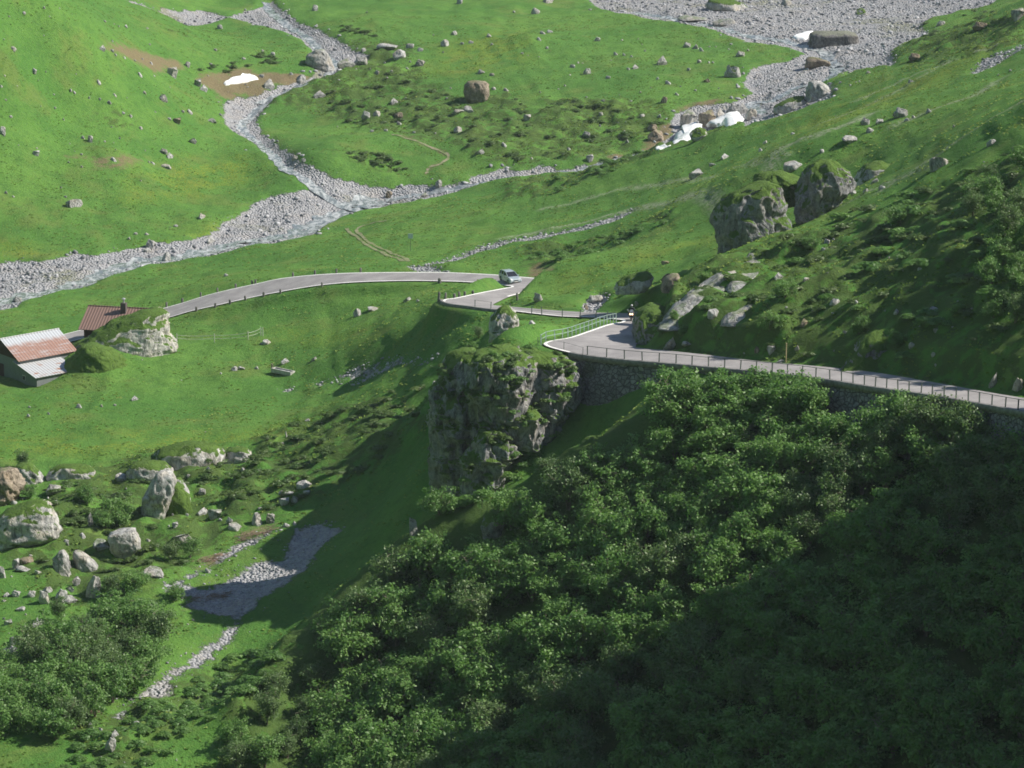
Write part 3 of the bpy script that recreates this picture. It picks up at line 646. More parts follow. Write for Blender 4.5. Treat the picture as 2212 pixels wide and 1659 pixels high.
def outcrop(name, label, rows, T, mat, depth=None, amp=.35, seed=1, cat='rock', power=3.0, freq=.35, N=72, M=None, fine=.12, yshift=0.0, group=None, raw=False, zs=.8, follow=False):
    rows = sorted(rows); vb = rows[-1][0]; ub = (rows[-1][1] + rows[-1][2]) / 2
    if depth is None:
        pq = hit(ub, rows[-1][3] if len(rows[-1]) > 3 else vb - 6); depth = project(pq)[2] + T * .3
    A = np.array([r[:3] for r in rows], float)
    hgt = (A[-1, 0] - A[0, 0]) * depth / FD
    M = M or int(np.clip(hgt / .22, 14, 64)); vv = np.linspace(A[0, 0], A[-1, 0], M)
    ul = np.interp(vv, A[:, 0], A[:, 1]); ur = np.interp(vv, A[:, 0], A[:, 2])
    th = np.linspace(0, 2 * math.pi, N, endpoint=False); ct, st = np.cos(th), np.sin(th)
    sx = np.sign(ct) * np.abs(ct) ** (2 / power); sy = np.sign(st) * np.abs(st) ** (2 / power)
    pts = []
    wmax = (ur - ul).max()
    base = atd((ul[-1] + ur[-1]) / 2, vv[-1], depth); cen = []
    if follow: dk = np.interp(vv, A[:, 0], [project(hit((r[1] + r[2]) / 2, r[0]))[2] + .2 * T for r in rows])
    for k in range(M):
        d_ = dk[k] if follow else depth; c = atd((ul[k] + ur[k]) / 2, vv[k], d_); hw = (ur[k] - ul[k]) / 2 * d_ / FD; yb = c[1] if follow else base[1]
        cen += [(c[0] if follow else base[0], yb + yshift, 0)] * N
        tk = T / 2 * min(1, (.35 + .65 * (ur[k] - ul[k]) / wmax))
        pts.append(np.column_stack([c[0] + hw * sx, np.full(N, yb + yshift) + tk * sy, np.full(N, c[2])]))
    V = np.concatenate(pts); rad = V - np.array(cen); rad[:, 2] = 0; ln = np.linalg.norm(rad, axis=1, keepdims=True) + 1e-6; rad /= ln
    Q = V * np.array([1, 1, zs]) + seed * 11.3
    d1 = fbm3(Q * freq, 3, seed); cell = 1 - 2 * np.abs(fbm3(Q * freq * 2.1, 3, seed + 3)); d3 = fbm3(Q * freq * 5, 3, seed + 8)
    fad = np.minimum(1, ln[:, 0] / (amp * 3))
    V = V + rad * ((amp * 1.5 * d1 + amp * .9 * (cell - .4) + fine * 1.6 * d3) * fad)[:, None]
    V[:, 2] += amp * .8 * fbm3(Q * freq * 1.4 + 40, 3, seed + 20)
    top = V[:N].mean(0) + [0, 0, amp * .3]; bot = V[-N:].mean(0)
    V = np.vstack([V, top, bot]); nT, nB = M * N, M * N + 1
    fs = []
    for k in range(M - 1):
        a = k * N
        for i in range(N): fs.append((a + i, a + N + i, a + N + (i + 1) % N)); fs.append((a + i, a + N + (i + 1) % N, a + (i + 1) % N))
    for i in range(N): fs.append((nT, i, (i + 1) % N)); fs.append((nB, (M - 1) * N + (i + 1) % N, (M - 1) * N + i))
    if raw: return V, np.array(fs)
    o = mesh_obj(name, V, np.array(fs), mat)
    return tag(o, label, cat, group)
OC = outcrop
lumps = [
 ([(744, 985, 1030), (756, 968, 1060), (775, 956, 1075), (800, 947, 1080), (840, 940, 1078), (880, 935, 1070), (930, 936, 1062), (980, 939, 1050), (1040, 943, 1040), (1110, 950, 1020)], 7.0, 309, 3),
 ([(733, 1050, 1110), (742, 1030, 1135), (760, 1015, 1150), (800, 1008, 1155), (850, 1012, 1150), (900, 1016, 1140), (950, 1012, 1122), (1000, 1005, 1100), (1060, 1000, 1080)], 7.5, 306.5, 4),
 ([(752, 1120, 1190), (764, 1105, 1225), (785, 1100, 1240), (830, 1104, 1243), (870, 1105, 1236), (910, 1100, 1205), (950, 1095, 1175), (1000, 1080, 1140)], 6.5, 308.5, 5),
 ([(930, 1040, 1085), (945, 1020, 1105), (970, 1008, 1112), (1010, 1000, 1098), (1060, 995, 1080)], 4.5, 303.5, 6),
 ([(870, 1130, 1165), (885, 1112, 1182), (915, 1105, 1180), (960, 1100, 1160)], 4.0, 304.5, 7),
 ([(840, 950, 985), (860, 938, 1000), (900, 932, 1005), (960, 936, 990), (1010, 940, 985)], 4.5, 306.5, 8)]
VV = []; FF = []; k = 0
for rows, T, dep, sd in lumps:
    v, f = outcrop('', '', rows, T, None, dep, .8, sd, power=2.4, freq=.36, N=96, M=80, fine=.30, raw=True, zs=.5)
    v[:, 2] += .35 * np.sin(v[:, 2] * 1.7 + 2 * fbm3(v * .15, 2, 4)); VV.append(v); FF.append(f + k); k += len(v)
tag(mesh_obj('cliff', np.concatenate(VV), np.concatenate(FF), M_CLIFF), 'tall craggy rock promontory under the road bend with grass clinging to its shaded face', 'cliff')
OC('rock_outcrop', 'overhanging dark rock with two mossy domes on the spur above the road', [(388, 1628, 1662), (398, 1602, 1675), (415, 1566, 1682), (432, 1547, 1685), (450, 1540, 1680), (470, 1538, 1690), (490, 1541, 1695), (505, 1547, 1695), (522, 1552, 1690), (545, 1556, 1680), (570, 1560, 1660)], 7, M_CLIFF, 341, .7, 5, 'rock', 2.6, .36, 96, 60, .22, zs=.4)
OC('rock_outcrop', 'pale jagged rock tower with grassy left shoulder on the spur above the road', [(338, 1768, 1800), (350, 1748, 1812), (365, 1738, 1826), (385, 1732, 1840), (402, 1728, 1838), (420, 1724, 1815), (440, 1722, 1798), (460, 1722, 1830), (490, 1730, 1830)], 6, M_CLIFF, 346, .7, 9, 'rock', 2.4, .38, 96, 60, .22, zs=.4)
OC('rock_mound', 'mossy mound filling the gap between the overhanging rock and the pale tower', [(368, 1650, 1690), (378, 1630, 1720), (392, 1625, 1740), (410, 1622, 1745), (440, 1630, 1740)], 6, M_GREENM, 350, .5, 11, 'rock', 2.2, .4)
OC('green_mound', 'round grassy mound in front of the barn and the rock mound', [(741, 192, 222), (749, 176, 246), (763, 162, 264), (783, 148, 280), (805, 136, 292), (830, 126, 300)], 7.5, M_GREENM, 394, .45, 13, 'mound', 2.1, .35, 90, 46, .15)
OC('rock_outcrop', 'dark hooded rock with grassy cap right of the pale rock tower', [(346, 1888, 1906), (355, 1868, 1920), (370, 1854, 1926), (388, 1846, 1925), (405, 1846, 1922)], 5, M_CAP, 364, .35, 12)
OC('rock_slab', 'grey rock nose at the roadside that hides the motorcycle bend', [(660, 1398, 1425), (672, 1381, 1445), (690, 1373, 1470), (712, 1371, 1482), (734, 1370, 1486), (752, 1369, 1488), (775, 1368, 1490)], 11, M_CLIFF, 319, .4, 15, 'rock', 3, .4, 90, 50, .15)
OC('rock_mound', 'grass topped rock mound with bare white cliff on its right end beside the barn', [(661, 322, 360), (668, 292, 364), (677, 268, 366), (689, 246, 369), (702, 224, 372), (716, 202, 376), (730, 182, 379), (741, 165, 381), (756, 140, 374), (771, 122, 335), (786, 108, 308), (802, 98, 280), (822, 92, 255)], 10.5, M_MOUND, 402, .55, 21, 'rock', 2.5, .33, 110, 60, .25)
OC('rock_outcrop', 'small grassy crag beside the upper railing above the promontory', [(658, 1086, 1100), (668, 1072, 1112), (682, 1062, 1116), (698, 1058, 1118), (715, 1056, 1112), (735, 1056, 1100)], 4.5, M_CAP, 326, .45, 24, 'rock', 2.6, .5)
OC('boulder', 'white pointed rock in the grass bank below the green railing', [(692, 1146, 1151), (703, 1140, 1160), (715, 1134, 1168), (728, 1132, 1172)], 2, M_LIME, 328, .15, 26, 'boulder')
OC('boulder', 'long boulder with brownish lit right side, largest on the middle meadow', [(175, 1014, 1048), (183, 1004, 1056), (197, 1001, 1058), (212, 1006, 1057), (224, 1014, 1052, 216)], 4, M_BROWN, None, .28, 31, 'boulder', 3)
OC('boulder', 'huge boulder split into dark left and pale right faces at the upper stream bend', [(106, 682, 702), (118, 664, 710), (135, 662, 716), (150, 674, 723), (162, 690, 722, 152)], 4.5, M_GREY, None, .35, 33, 'boulder', 2.6)
OC('boulder', 'pale rounded boulder on the bank of the upper right torrent', [(175, 1752, 1770), (187, 1744, 1786), (205, 1740, 1794), (222, 1740, 1790, 214)], 4, M_LIME, None, .3, 35, 'boulder', 2.6)
OC('boulder', 'mossy dark boulder below the pale rounded one by the torrent', [(208, 1715, 1735), (218, 1690, 1742), (232, 1672, 1742), (246, 1672, 1738, 238)], 3.5, M_CAP, None, .3, 36)
OC('boulder', 'largest boulder of the lower left field, mossy cap over a shaded face', [(1076, 72, 106), (1085, 42, 113), (1097, 18, 117), (1110, -2, 122), (1125, -10, 128), (1140, -14, 134), (1152, -14, 130), (1162, -14, 108), (1178, -14, 80), (1195, -12, 62, 1180)], 5, M_CAP, None, .4, 41, 'boulder', 2.8, .45)
OC('boulder', 'tall white slab leaning diagonally in the boulder field', [(1010, 352, 370), (1018, 341, 380), (1034, 330, 384), (1052, 319, 379), (1070, 311, 371), (1088, 308, 362), (1104, 310, 354), (1124, 316, 350), (1150, 320, 348, 1118)], 3.0, M_LIME, None, .34, 43, 'boulder', 4.5, .5, zs=.5)
OC('rock_mound', 'grassy back of rock between the leaning slab and the narrow white strip', [(1040, 366, 392), (1056, 352, 402), (1076, 344, 410), (1100, 340, 412), (1120, 338, 408, 1110)], 3.2, M_GREENM, None, .3, 42)
OC('boulder', 'narrow white rock strip right of the tall leaning slab', [(1028, 384, 392), (1045, 381, 402), (1060, 386, 409), (1075, 390, 413), (1100, 385, 412, 1085)], 2.2, M_CAP, None, .25, 44, 'boulder')
OC('boulder', 'blocky white boulder with flat top standing alone in the boulder field', [(1137, 284, 292), (1143, 246, 294), (1151, 238, 298), (1165, 239, 303), (1180, 242, 304), (1192, 247, 292), (1212, 255, 282, 1196)], 2.6, M_LIME, None, .18, 46, 'boulder', 4, .5)
OC('boulder', 'craggy brownish rock at the left edge of the boulder field', [(1006, 2, 28), (1020, -12, 36), (1040, -14, 44), (1060, -14, 42), (1082, -14, 34), (1105, -14, 30, 1085)], 4, M_BROWN, None, .5, 48, 'rock', 2.6, .6)
OC('boulder', 'grass capped crag with a small bush growing on its top', [(1000, 46, 74), (1010, 36, 86), (1025, 33, 93), (1042, 32, 97), (1060, 36, 97, 1040)], 4, M_CAP, None, .4, 49)
OC('boulder', 'low broad rock shelf at the edge of the meadow above the boulder field', [(1003, 135, 178), (1012, 115, 200), (1025, 104, 207), (1045, 100, 209, 1030)], 3.5, M_CAP, None, .35, 50)
OC('boulder', 'left half of a cleft grey boulder pair', [(1185, 132, 140), (1200, 120, 149), (1220, 117, 156), (1248, 118, 160, 1238)], 2.2, M_GREY, None, .2, 52)
OC('boulder', 'right half of a cleft grey boulder pair', [(1186, 163, 176), (1200, 160, 196), (1220, 165, 210), (1244, 170, 211, 1230)], 2.2, M_GREY, None, .2, 53)
OC('rock_outcrop', 'dark grassy hummock of rock behind the tall leaning slab', [(995, 300, 335), (1003, 287, 360), (1020, 278, 372), (1040, 275, 372)], 4, M_CAP, None, .35, 55)
OC('rock_outcrop', 'white edged mossy rock ledge on the slope right of the long hummock', [(968, 490, 535), (976, 482, 542), (990, 484, 544), (1010, 488, 540, 1000)], 3, M_CAP, None, .3, 56)
OC('rock_outcrop', 'long dark hummock covered in low shrubs at the meadow edge', [(955, 395, 455), (965, 368, 475), (980, 340, 485), (1005, 315, 480)], 5, M_CAP, None, .4, 57)
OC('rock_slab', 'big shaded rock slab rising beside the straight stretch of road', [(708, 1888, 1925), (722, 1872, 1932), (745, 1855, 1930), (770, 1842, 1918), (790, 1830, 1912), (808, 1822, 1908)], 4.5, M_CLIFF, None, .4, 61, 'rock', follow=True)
OC('rock_slab', 'slanting grey slab high on the spur below the overhanging rock', [(550, 1625, 1655), (565, 1608, 1652), (585, 1594, 1640), (605, 1582, 1622), (628, 1572, 1605)], 3.2, M_GREY, None, .3, 63, 'rock', follow=True, zs=.5)
OC('rock_slab', 'long dark slab running down the spur towards the rock nose', [(592, 1548, 1590), (612, 1520, 1575), (634, 1492, 1552), (656, 1464, 1530), (680, 1440, 1512), (706, 1422, 1490)], 3.4, M_GREY, None, .4, 65, 'rock', follow=True, zs=.5)
OC('rock_slab', 'grey slab patch between shrubs low on the spur above the verge', [(650, 1610, 1640), (664, 1590, 1636), (680, 1572, 1622), (700, 1560, 1600)], 2.6, M_GREY, None, .35, 66, 'rock', follow=True, zs=.5)
OC('rock_outcrop', 'shaded rock step on the far bank left of the spur crest', [(590, 1372, 1400), (598, 1345, 1412), (612, 1330, 1410), (630, 1326, 1395)], 4, M_CAP, 343, .4, 67)
OC('rock_outcrop', 'tan lit rock knob on the crest of the spur', [(592, 1448, 1462), (600, 1438, 1468), (612, 1432, 1466), (628, 1430, 1462)], 2.2, M_BROWN, 330, .2, 68)
OC('rock_outcrop', 'shaded rock knob with shrubs low down between cliff and thicket', [(1105, 1060, 1080), (1115, 1050, 1090), (1135, 1045, 1090), (1160, 1042, 1085)], 2.5, M_CLIFF, None, .3, 69)
OC('boulder', 'big dark boulder in the shaded lower right corner', [(2415 * SQ - 850 + 815 - 0, 0, 1), (0, 0, 1)] if False else [(1622, 2075, 2110), (1632, 2052, 2132), (1648, 2030, 2140), (1672, 2020, 2140)], 4, M_GREY, 238, .3, 70, 'boulder')
OC('boulder', 'dark boulder at the shaded right edge of the thicket', [(1262, 2192, 2216), (1278, 2184, 2230), (1300, 2180, 2236)], 3, M_GREY, 252, .25, 72, 'boulder')
OC('snow_bank', 'dirty avalanche block with undercut face coloured dark for shade on the upper right gravel', [(69, 1758, 1838), (74, 1750, 1850), (90, 1748, 1853), (104, 1746, 1856)], 7, M_DIRTSHADE, None, .22, 74, 'snow bank', 5)

# ---- individually placed stones
BIG = [  # detail frame, x, y(base), w, h, label, material, kind
 ('B', 1068, 392, 180, 40, 'long flat slab lying beside the white rock near the upper stream', 'L', 'slab'), ('B', 1165, 455, 125, 70, 'white angular rock beneath the long flat slab', 'L', 'mid'),
 ('B', 735, 530, 150, 70, 'rounded grey boulder right of the split boulder at the stream', 'G', 'mid'), ('B', 850, 510, 120, 65, 'grey boulder on the right gravel edge of the upper stream', 'G', 'mid'),
 ('B', 125, 700, 85, 70, 'pale boulder at the right end of the brown snow hollow', 'L', 'mid'), ('B', 375, 660, 95, 60, 'pale boulder on the brown bank below the split boulder', 'L', 'mid'),
 ('B', 525, 775, 100, 55, 'dark boulder among hummocks near the left stream', 'G', 'mid'), ('B', 1315, 520, 95, 50, 'dark fronted boulder in the upper middle meadow', 'G', 'mid'), ('B', 1515, 365, 75, 50, 'pale pile of rock in the upper middle meadow', 'L', 'mid'),
 ('B', 890, 940, 75, 65, 'upright pale block left in a hummock row', 'L', 'mid'), ('B', 980, 910, 65, 35, 'pale block right of the upright one in the hummock row', 'L', 'mid'), ('B', 1150, 935, 80, 40, 'flat brownish rock in the hummock row', 'B', 'slab'), ('B', 1115, 820, 70, 45, 'grey stone above the hummock row', 'G', 'mid'),
 ('B', 1620, 900, 100, 35, 'low dark slab in front of the big brown boulder', 'G', 'slab'), ('B', 1705, 885, 85, 45, 'flat grey slab just below the big brown boulder', 'G', 'slab'), ('B', 2165, 950, 65, 45, 'square pale slab on the middle meadow', 'L', 'mid'), ('B', 1615, 1045, 75, 45, 'bluish grey stone on the lower middle meadow', 'G', 'mid'), ('B', 1790, 1215, 80, 40, 'dark stone above the footpath end', 'G', 'mid'),
 ('B', 330, 1265, 55, 45, 'pale rounded stone on the right bank of the left stream', 'L', 'mid'), ('B', 400, 1280, 48, 38, 'smaller pale stone beside the rounded one on the stream bank', 'L', 'mid'), ('B', 1465, 1480, 60, 50, 'grey boulder in the right stream bed below the footpath', 'G', 'mid'), ('B', 1350, 1560, 70, 35, 'dark stone on the near edge of the stream bed', 'G', 'mid'), ('B', 1070, 1560, 70, 55, 'tan boulder in the middle of the stream junction', 'B', 'mid'), ('B', 490, 85, 60, 50, 'lit stone with a dark tuft at the top of the upper stream', 'L', 'mid'),
 ('A', 1360, 605, 90, 80, 'pale boulder at the foot of the brown scar on the left hill', 'L', 'mid'), ('A', 805, 405, 55, 45, 'white stone at the left end of the brown scar', 'L', 'mid'), ('A', 1560, 680, 60, 60, 'dark stone left of the snow patch', 'G', 'mid'), ('A', 1605, 720, 65, 55, 'pale knobbly stone below the dark one by the snow patch', 'L', 'mid'), ('A', 2120, 710, 90, 75, 'pale boulder on the stream bank below the snow patch', 'L', 'mid'), ('A', 1475, 525, 55, 40, 'dark stone above the boulder on the left hill', 'G', 'mid'),
 ('A', 1275, 790, 85, 42, 'dark shadowed slab on the left hill', 'G', 'slab'), ('A', 1660, 960, 100, 26, 'long flat stone beside the left stream bank', 'G', 'slab'), ('A', 1520, 1130, 75, 45, 'dark striped stone on the lower left hill', 'G', 'mid'), ('A', 1290, 1210, 70, 40, 'dark stone right of the lower brown scar', 'G', 'mid'), ('A', 1340, 1250, 60, 45, 'white stone below the dark one by the lower scar', 'L', 'mid'), ('A', 1310, 1325, 90, 28, 'flat dark slab at the foot of the left hill', 'G', 'slab'), ('A', 710, 1120, 55, 55, 'pale upright stone on the lower left hill', 'L', 'mid'), ('A', 288, 1228, 60, 38, 'white stone near the left edge of the lower hill', 'L', 'mid'), ('A', 20, 1060, 60, 60, 'rough stone cut by the left picture edge', 'L', 'mid'), ('A', 1400, 975, 70, 45, 'brownish stone near the stream on the left hill', 'B', 'mid'),
 ('E', 580, 80, 150, 60, 'dark roof shaped slab lying in the far meadow', 'G', 'slab'), ('E', 1592, 175, 75, 40, 'dark pointed stone on the far meadow by the river', 'G', 'mid'), ('E', 1178, 415, 95, 80, 'square grey boulder on the far gravel bank', 'G', 'mid'), ('E', 1305, 510, 80, 75, 'white boulder standing in the near edge of the river', 'L', 'mid'), ('E', 130, 835, 85, 45, 'dark stone in the river at the left', 'G', 'mid'), ('E', 1160, 440, 70, 30, 'flat white slab at the foot of the square boulder', 'L', 'slab'), ('E', 1660, 370, 80, 50, 'pale boulder at the river edge upstream', 'L', 'mid'), ('E', 2100, 1165, 75, 28, 'low pale stones by the wire fence end', 'L', 'slab'),
 ('E', 1300, 1205, 60, 45, 'white block fallen at the foot of the mound cliff', 'L', 'mid'), ('E', 1365, 1165, 50, 35, 'small white block at the right foot of the mound cliff', 'L', 'mid'), ('E', 1850, 1375, 60, 32, 'grey stone left of the water trough', 'G', 'mid'), ('E', 1905, 1365, 60, 28, 'pale flat stone beside the grey one left of the trough', 'L', 'slab'), ('E', 1060, 1610, 65, 34, 'white stone alone in the near meadow', 'L', 'mid'),
 ('F', 825, 945, 68, 60, 'egg shaped grey boulder in the meadow below the road', 'G', 'mid'), ('F', 1220, 825, 70, 38, 'pale rugged stone in the meadow left of the hairpin', 'L', 'mid'), ('F', 1300, 828, 35, 16, 'small pale stone right of the rugged one by the hairpin', 'L', 'small'), ('F', 483, 1295, 52, 36, 'grey stone right of the water trough', 'G', 'mid'), ('F', 950, 900, 120, 20, 'row of low stones right of the egg shaped boulder', 'L', 'slab'), ('F', 255, 1320, 70, 40, 'white stones heaped behind the water trough', 'L', 'mid'),
 ('C', 1440, 995, 170, 130, 'large smooth grey boulder at the left end of the ravine snow', 'G', 'big'), ('C', 1590, 990, 150, 120, 'brown and dark boulder above the ravine snow', 'B', 'big'), ('C', 1700, 945, 110, 100, 'grey boulder on the slope above the ravine snow', 'G', 'mid'), ('C', 1795, 905, 110, 95, 'pale boulder group upstream of the ravine snow', 'G', 'mid'), ('C', 1875, 895, 95, 80, 'dark sided boulder upstream of the ravine snow', 'G', 'mid'), ('C', 1935, 945, 110, 100, 'pale rounded boulder at the right end of the ravine snow', 'L', 'mid'), ('C', 1200, 1110, 150, 80, 'brown boulder on the earthy bank left of the snow', 'B', 'mid'), ('C', 1160, 1030, 90, 50, 'tan stone on the earthy bank', 'B', 'mid'),
 ('C', 1420, 1045, 60, 35, 'dark stone poking out of the ravine snow', 'B', 'mid'), ('C', 1540, 1090, 170, 85, 'dark grassy rock hump in front of the ravine snow', 'C', 'mid'), ('C', 1235, 515, 85, 75, 'dark boulder with white crest on the middle meadow', 'G', 'mid'), ('C', 1025, 545, 60, 38, 'dark stone with a pale edge on the middle meadow', 'G', 'mid'), ('C', 645, 585, 70, 50, 'grey stone with pale streaks on the middle meadow', 'L', 'mid'), ('C', 1795, 610, 140, 110, 'rugged leaning outcrop near the torrent on the middle meadow', 'C', 'big'), ('C', 1850, 445, 80, 45, 'pale flat rock near the gravel tip', 'L', 'mid'), ('C', 1430, 375, 65, 42, 'white rock at the left end of a row of stones', 'L', 'mid'), ('C', 1500, 385, 60, 35, 'white stones in the middle of the row', 'L', 'small'), ('C', 1550, 405, 42, 35, 'white stone at the right end of the row', 'L', 'small'), ('C', 725, 325, 55, 36, 'pale stone with a brown tuft beside it', 'L', 'mid'), ('C', 670, 1275, 65, 45, 'pale boulder where the brown bank meets the stream bed', 'L', 'mid'), ('C', 640, 1085, 70, 42, 'square grey slab on the hummocky meadow', 'G', 'mid'), ('C', 1250, 812, 60, 55, 'brown stone on the meadow edge beside the ravine', 'B', 'mid'), ('C', 1590, 650, 62, 35, 'tan stone below the leaning outcrop', 'B', 'mid'), ('C', 345, 25, 120, 50, 'dark topped boulder at the top picture edge', 'G', 'mid'),
 ('C', 1500, 1400, 130, 60, 'pale grey rock on the far grassy flank beside the low torrent bank', 'L', 'mid'), ('C', 1735, 1250, 85, 40, 'pale rock on the far flank near the ravine', 'L', 'mid'), ('C', 1640, 1305, 65, 22, 'low pale stone on the far flank', 'L', 'slab'),
 ('D', 590, 530, 220, 80, 'log shaped brown slab lying on the torrent gravel', 'B', 'slab'), ('D', 1240, 925, 130, 80, 'dark fronted rock on the far flank with white stones beside it', 'G', 'mid'), ('D', 960, 985, 80, 60, 'grey rock left of the white stones on the far flank', 'G', 'mid'), ('D', 1070, 975, 80, 40, 'white stone on the far flank', 'L', 'mid'), ('D', 400, 1340, 180, 60, 'flat white rock behind the pale rock tower', 'L', 'slab'), ('D', 1545, 1325, 160, 100, 'slanting grey slab below the shadow edge on the right flank', 'G', 'slab'), ('D', 1040, 1440, 80, 40, 'pale low stone right of the dark hooded rock', 'L', 'slab'), ('D', 865, 1535, 55, 45, 'white stone at the foot of the pale rock tower', 'L', 'mid'), ('D', 965, 1515, 45, 35, 'small tan stone right of the tower foot', 'L', 'mid'), ('D', 1350, 475, 100, 55, 'tan boulder near the torrent bend at the right', 'B', 'mid'), ('D', 860, 1120, 180, 36, 'low white rock ledge on the far flank', 'L', 'slab'), ('D', 1960, 1140, 90, 45, 'pale stone in the shadow line on the upper right slope', 'L', 'mid'), ('D', 1870, 235, 130, 60, 'tan rock on the bushy knoll at the upper right', 'B', 'mid'), ('D', 1560, 200, 80, 40, 'pale rock at the edge of the gravel fan', 'L', 'mid'), ('D', 2170, 150, 120, 80, 'dark rock in the upper right corner', 'G', 'mid'),
 ('G', 262, 825, 80, 75, 'pale rock with dark base above the lower road', 'L', 'mid'), ('G', 1285, 700, 110, 85, 'brown rock block on the flank behind the rock nose', 'B', 'mid'), ('G', 1260, 535, 70, 30, 'tan stone on the grassy flank above the bend', 'B', 'mid'), ('G', 1640, 960, 100, 60, 'pale lit slab on the spur above the road', 'L', 'slab'), ('G', 1440, 1180, 100, 28, 'pale flat slab near the road under the spur', 'L', 'slab'), ('G', 1300, 1210, 110, 110, 'grey rock block at the roadside right of the rock nose', 'G', 'mid'), ('G', 700, 840, 150, 60, 'heap of pale stones in the dry gully above the lower road', 'L', 'mid'), ('G', 635, 890, 45, 40, 'tan stone at the foot of the dry gully', 'B', 'mid'), ('G', 1040, 860, 50, 26, 'small pale stone in the grass above the motorcycle', 'L', 'small'),
 ('J', 280, 655, 75, 50, 'pale stone half shaded on the spur', 'L', 'mid'), ('J', 495, 665, 60, 28, 'small flat stone on the spur right of the half shaded one', 'L', 'slab'), ('J', 720, 850, 90, 36, 'white low stone in the middle of the road bank', 'L', 'slab'), ('J', 487, 1020, 80, 50, 'tan stone among shrubs on the road bank', 'B', 'mid'), ('J', 220, 1240, 75, 55, 'white stone on the verge by the marker pole', 'L', 'mid'), ('J', 105, 1232, 42, 45, 'small tan stone left of the white one on the verge', 'B', 'mid'), ('J', 290, 1312, 95, 22, 'flat pale stone on the road edge beside the marker pole', 'L', 'slab'), ('J', 1215, 925, 60, 34, 'pale stone on the upper road bank', 'L', 'mid'), ('J', 1510, 915, 95, 32, 'long pale stone on the upper road bank', 'L', 'slab'), ('J', 1520, 1068, 55, 30, 'grey stone in the shrubs at the right', 'G', 'mid'), ('J', 2165, 1530, 95, 100, 'dark boulder at the roadside at the right picture edge', 'G', 'mid'), ('J', 1970, 1500, 65, 130, 'upright dark rock beside the shaded road', 'G', 'mid'), ('J', 425, 1212, 45, 30, 'small stone on the verge right of the marker pole', 'G', 'small'),
 ('K', 410, 800, 140, 80, 'pale boulder between two bushes in the boulder field', 'L', 'mid'), ('K', 920, 840, 120, 75, 'white rock cluster left of the tall leaning slab', 'L', 'mid'), ('K', 960, 690, 115, 50, 'white low rock behind the leaning slab', 'L', 'slab'), ('K', 1535, 545, 70, 42, 'white stone in the dark long hummock', 'L', 'mid'), ('K', 715, 1045, 50, 110, 'narrow upright pale rock behind the blocky boulder', 'L', 'mid'), ('K', 800, 1235, 150, 60, 'dark flat rock leaning on the blocky boulder', 'G', 'slab'), ('K', 1440, 1195, 190, 75, 'furrowed grey rock in the boulder field', 'G', 'mid'), ('K', 1590, 805, 65, 50, 'round white stone right of the leaning slab', 'L', 'mid'), ('K', 1600, 965, 110, 50, 'pale stone right below the leaning slab', 'L', 'mid'), ('K', 1690, 990, 120, 70, 'grey flat topped boulder with dark foot', 'G', 'mid'), ('K', 1810, 1025, 65, 50, 'white stone next to the flat topped boulder', 'L', 'mid'), ('K', 1850, 1085, 120, 50, 'pale slab on the brushy slope', 'G', 'slab'), ('K', 2020, 1045, 95, 100, 'white block at the left of a pair above the scree', 'L', 'mid'), ('K', 2130, 1025, 95, 80, 'dark block at the right of a pair above the scree', 'G', 'mid'), ('K', 1380, 1060, 55, 42, 'white cube of stone in front of the leaning slab', 'L', 'mid'),
 ('K', 120, 1390, 60, 95, 'upright white stone at the left picture edge', 'L', 'mid'), ('K', 190, 1405, 140, 35, 'flat white slab at the foot of the upright stone', 'L', 'slab'), ('K', 205, 1345, 120, 45, 'tan slab behind the upright white stone', 'B', 'slab'), ('K', 735, 1610, 130, 160, 'dark grey rock in the shade of a bush', 'G', 'mid'), ('K', 345, 1660, 90, 110, 'pointed grey boulder on the lower left meadow', 'L', 'mid'), ('K', 480, 1640, 110, 85, 'rounded pale boulder right of the pointed one', 'L', 'mid'), ('K', 555, 1655, 120, 45, 'flat grey rock beside the rounded pale boulder', 'G', 'slab'), ('K', 600, 1515, 75, 65, 'grey boulder with pale top above the flat rock', 'G', 'mid'), ('K', 555, 1565, 85, 45, 'white rubble stone below the grey boulder', 'L', 'mid'), ('K', 245, 1605, 85, 45, 'white stone third in a row on the lower left meadow', 'L', 'mid'), ('K', 120, 1605, 90, 50, 'white stone second in a row on the lower left meadow', 'L', 'mid'), ('K', 50, 1610, 60, 35, 'white stone first in a row at the left edge', 'L', 'mid'), ('K', 370, 1570, 90, 45, 'white stone fourth in a row on the lower left meadow', 'L', 'mid'), ('K', 1220, 1455, 200, 75, 'broad grey rock in the shade of the brush slope', 'G', 'slab'), ('K', 15, 1460, 60, 110, 'pale rock cut by the left edge of the boulder field', 'L', 'mid'),
 ('O', 148, 690, 165, 85, 'slanting white slab beside the lower left bushes', 'L', 'slab'), ('O', 75, 785, 150, 75, 'dark fronted rock below the slanting white slab', 'G', 'mid'), ('O', 60, 530, 75, 40, 'grey stone at the left edge above the bushes', 'G', 'mid'), ('O', 160, 420, 95, 24, 'thin flat white stone on the grass', 'L', 'slab'), ('O', 720, 480, 95, 80, 'white stones among bushes at the lower left', 'L', 'mid'), ('O', 870, 1520, 95, 90, 'square white block among herbs at the bottom', 'L', 'mid'), ('O', 905, 1420, 65, 55, 'white stone above the square block', 'L', 'mid'), ('O', 710, 1345, 45, 60, 'white stone under the fallen branches', 'L', 'mid'), ('O', 1075, 1325, 60, 40, 'small white stone near the end of the scree', 'L', 'small'), ('O', 300, 545, 120, 60, 'dark rock behind the pale bush', 'G', 'mid'), ('O', 800, 1595, 35, 25, 'tiny white stone at the bottom edge', 'L', 'small'),
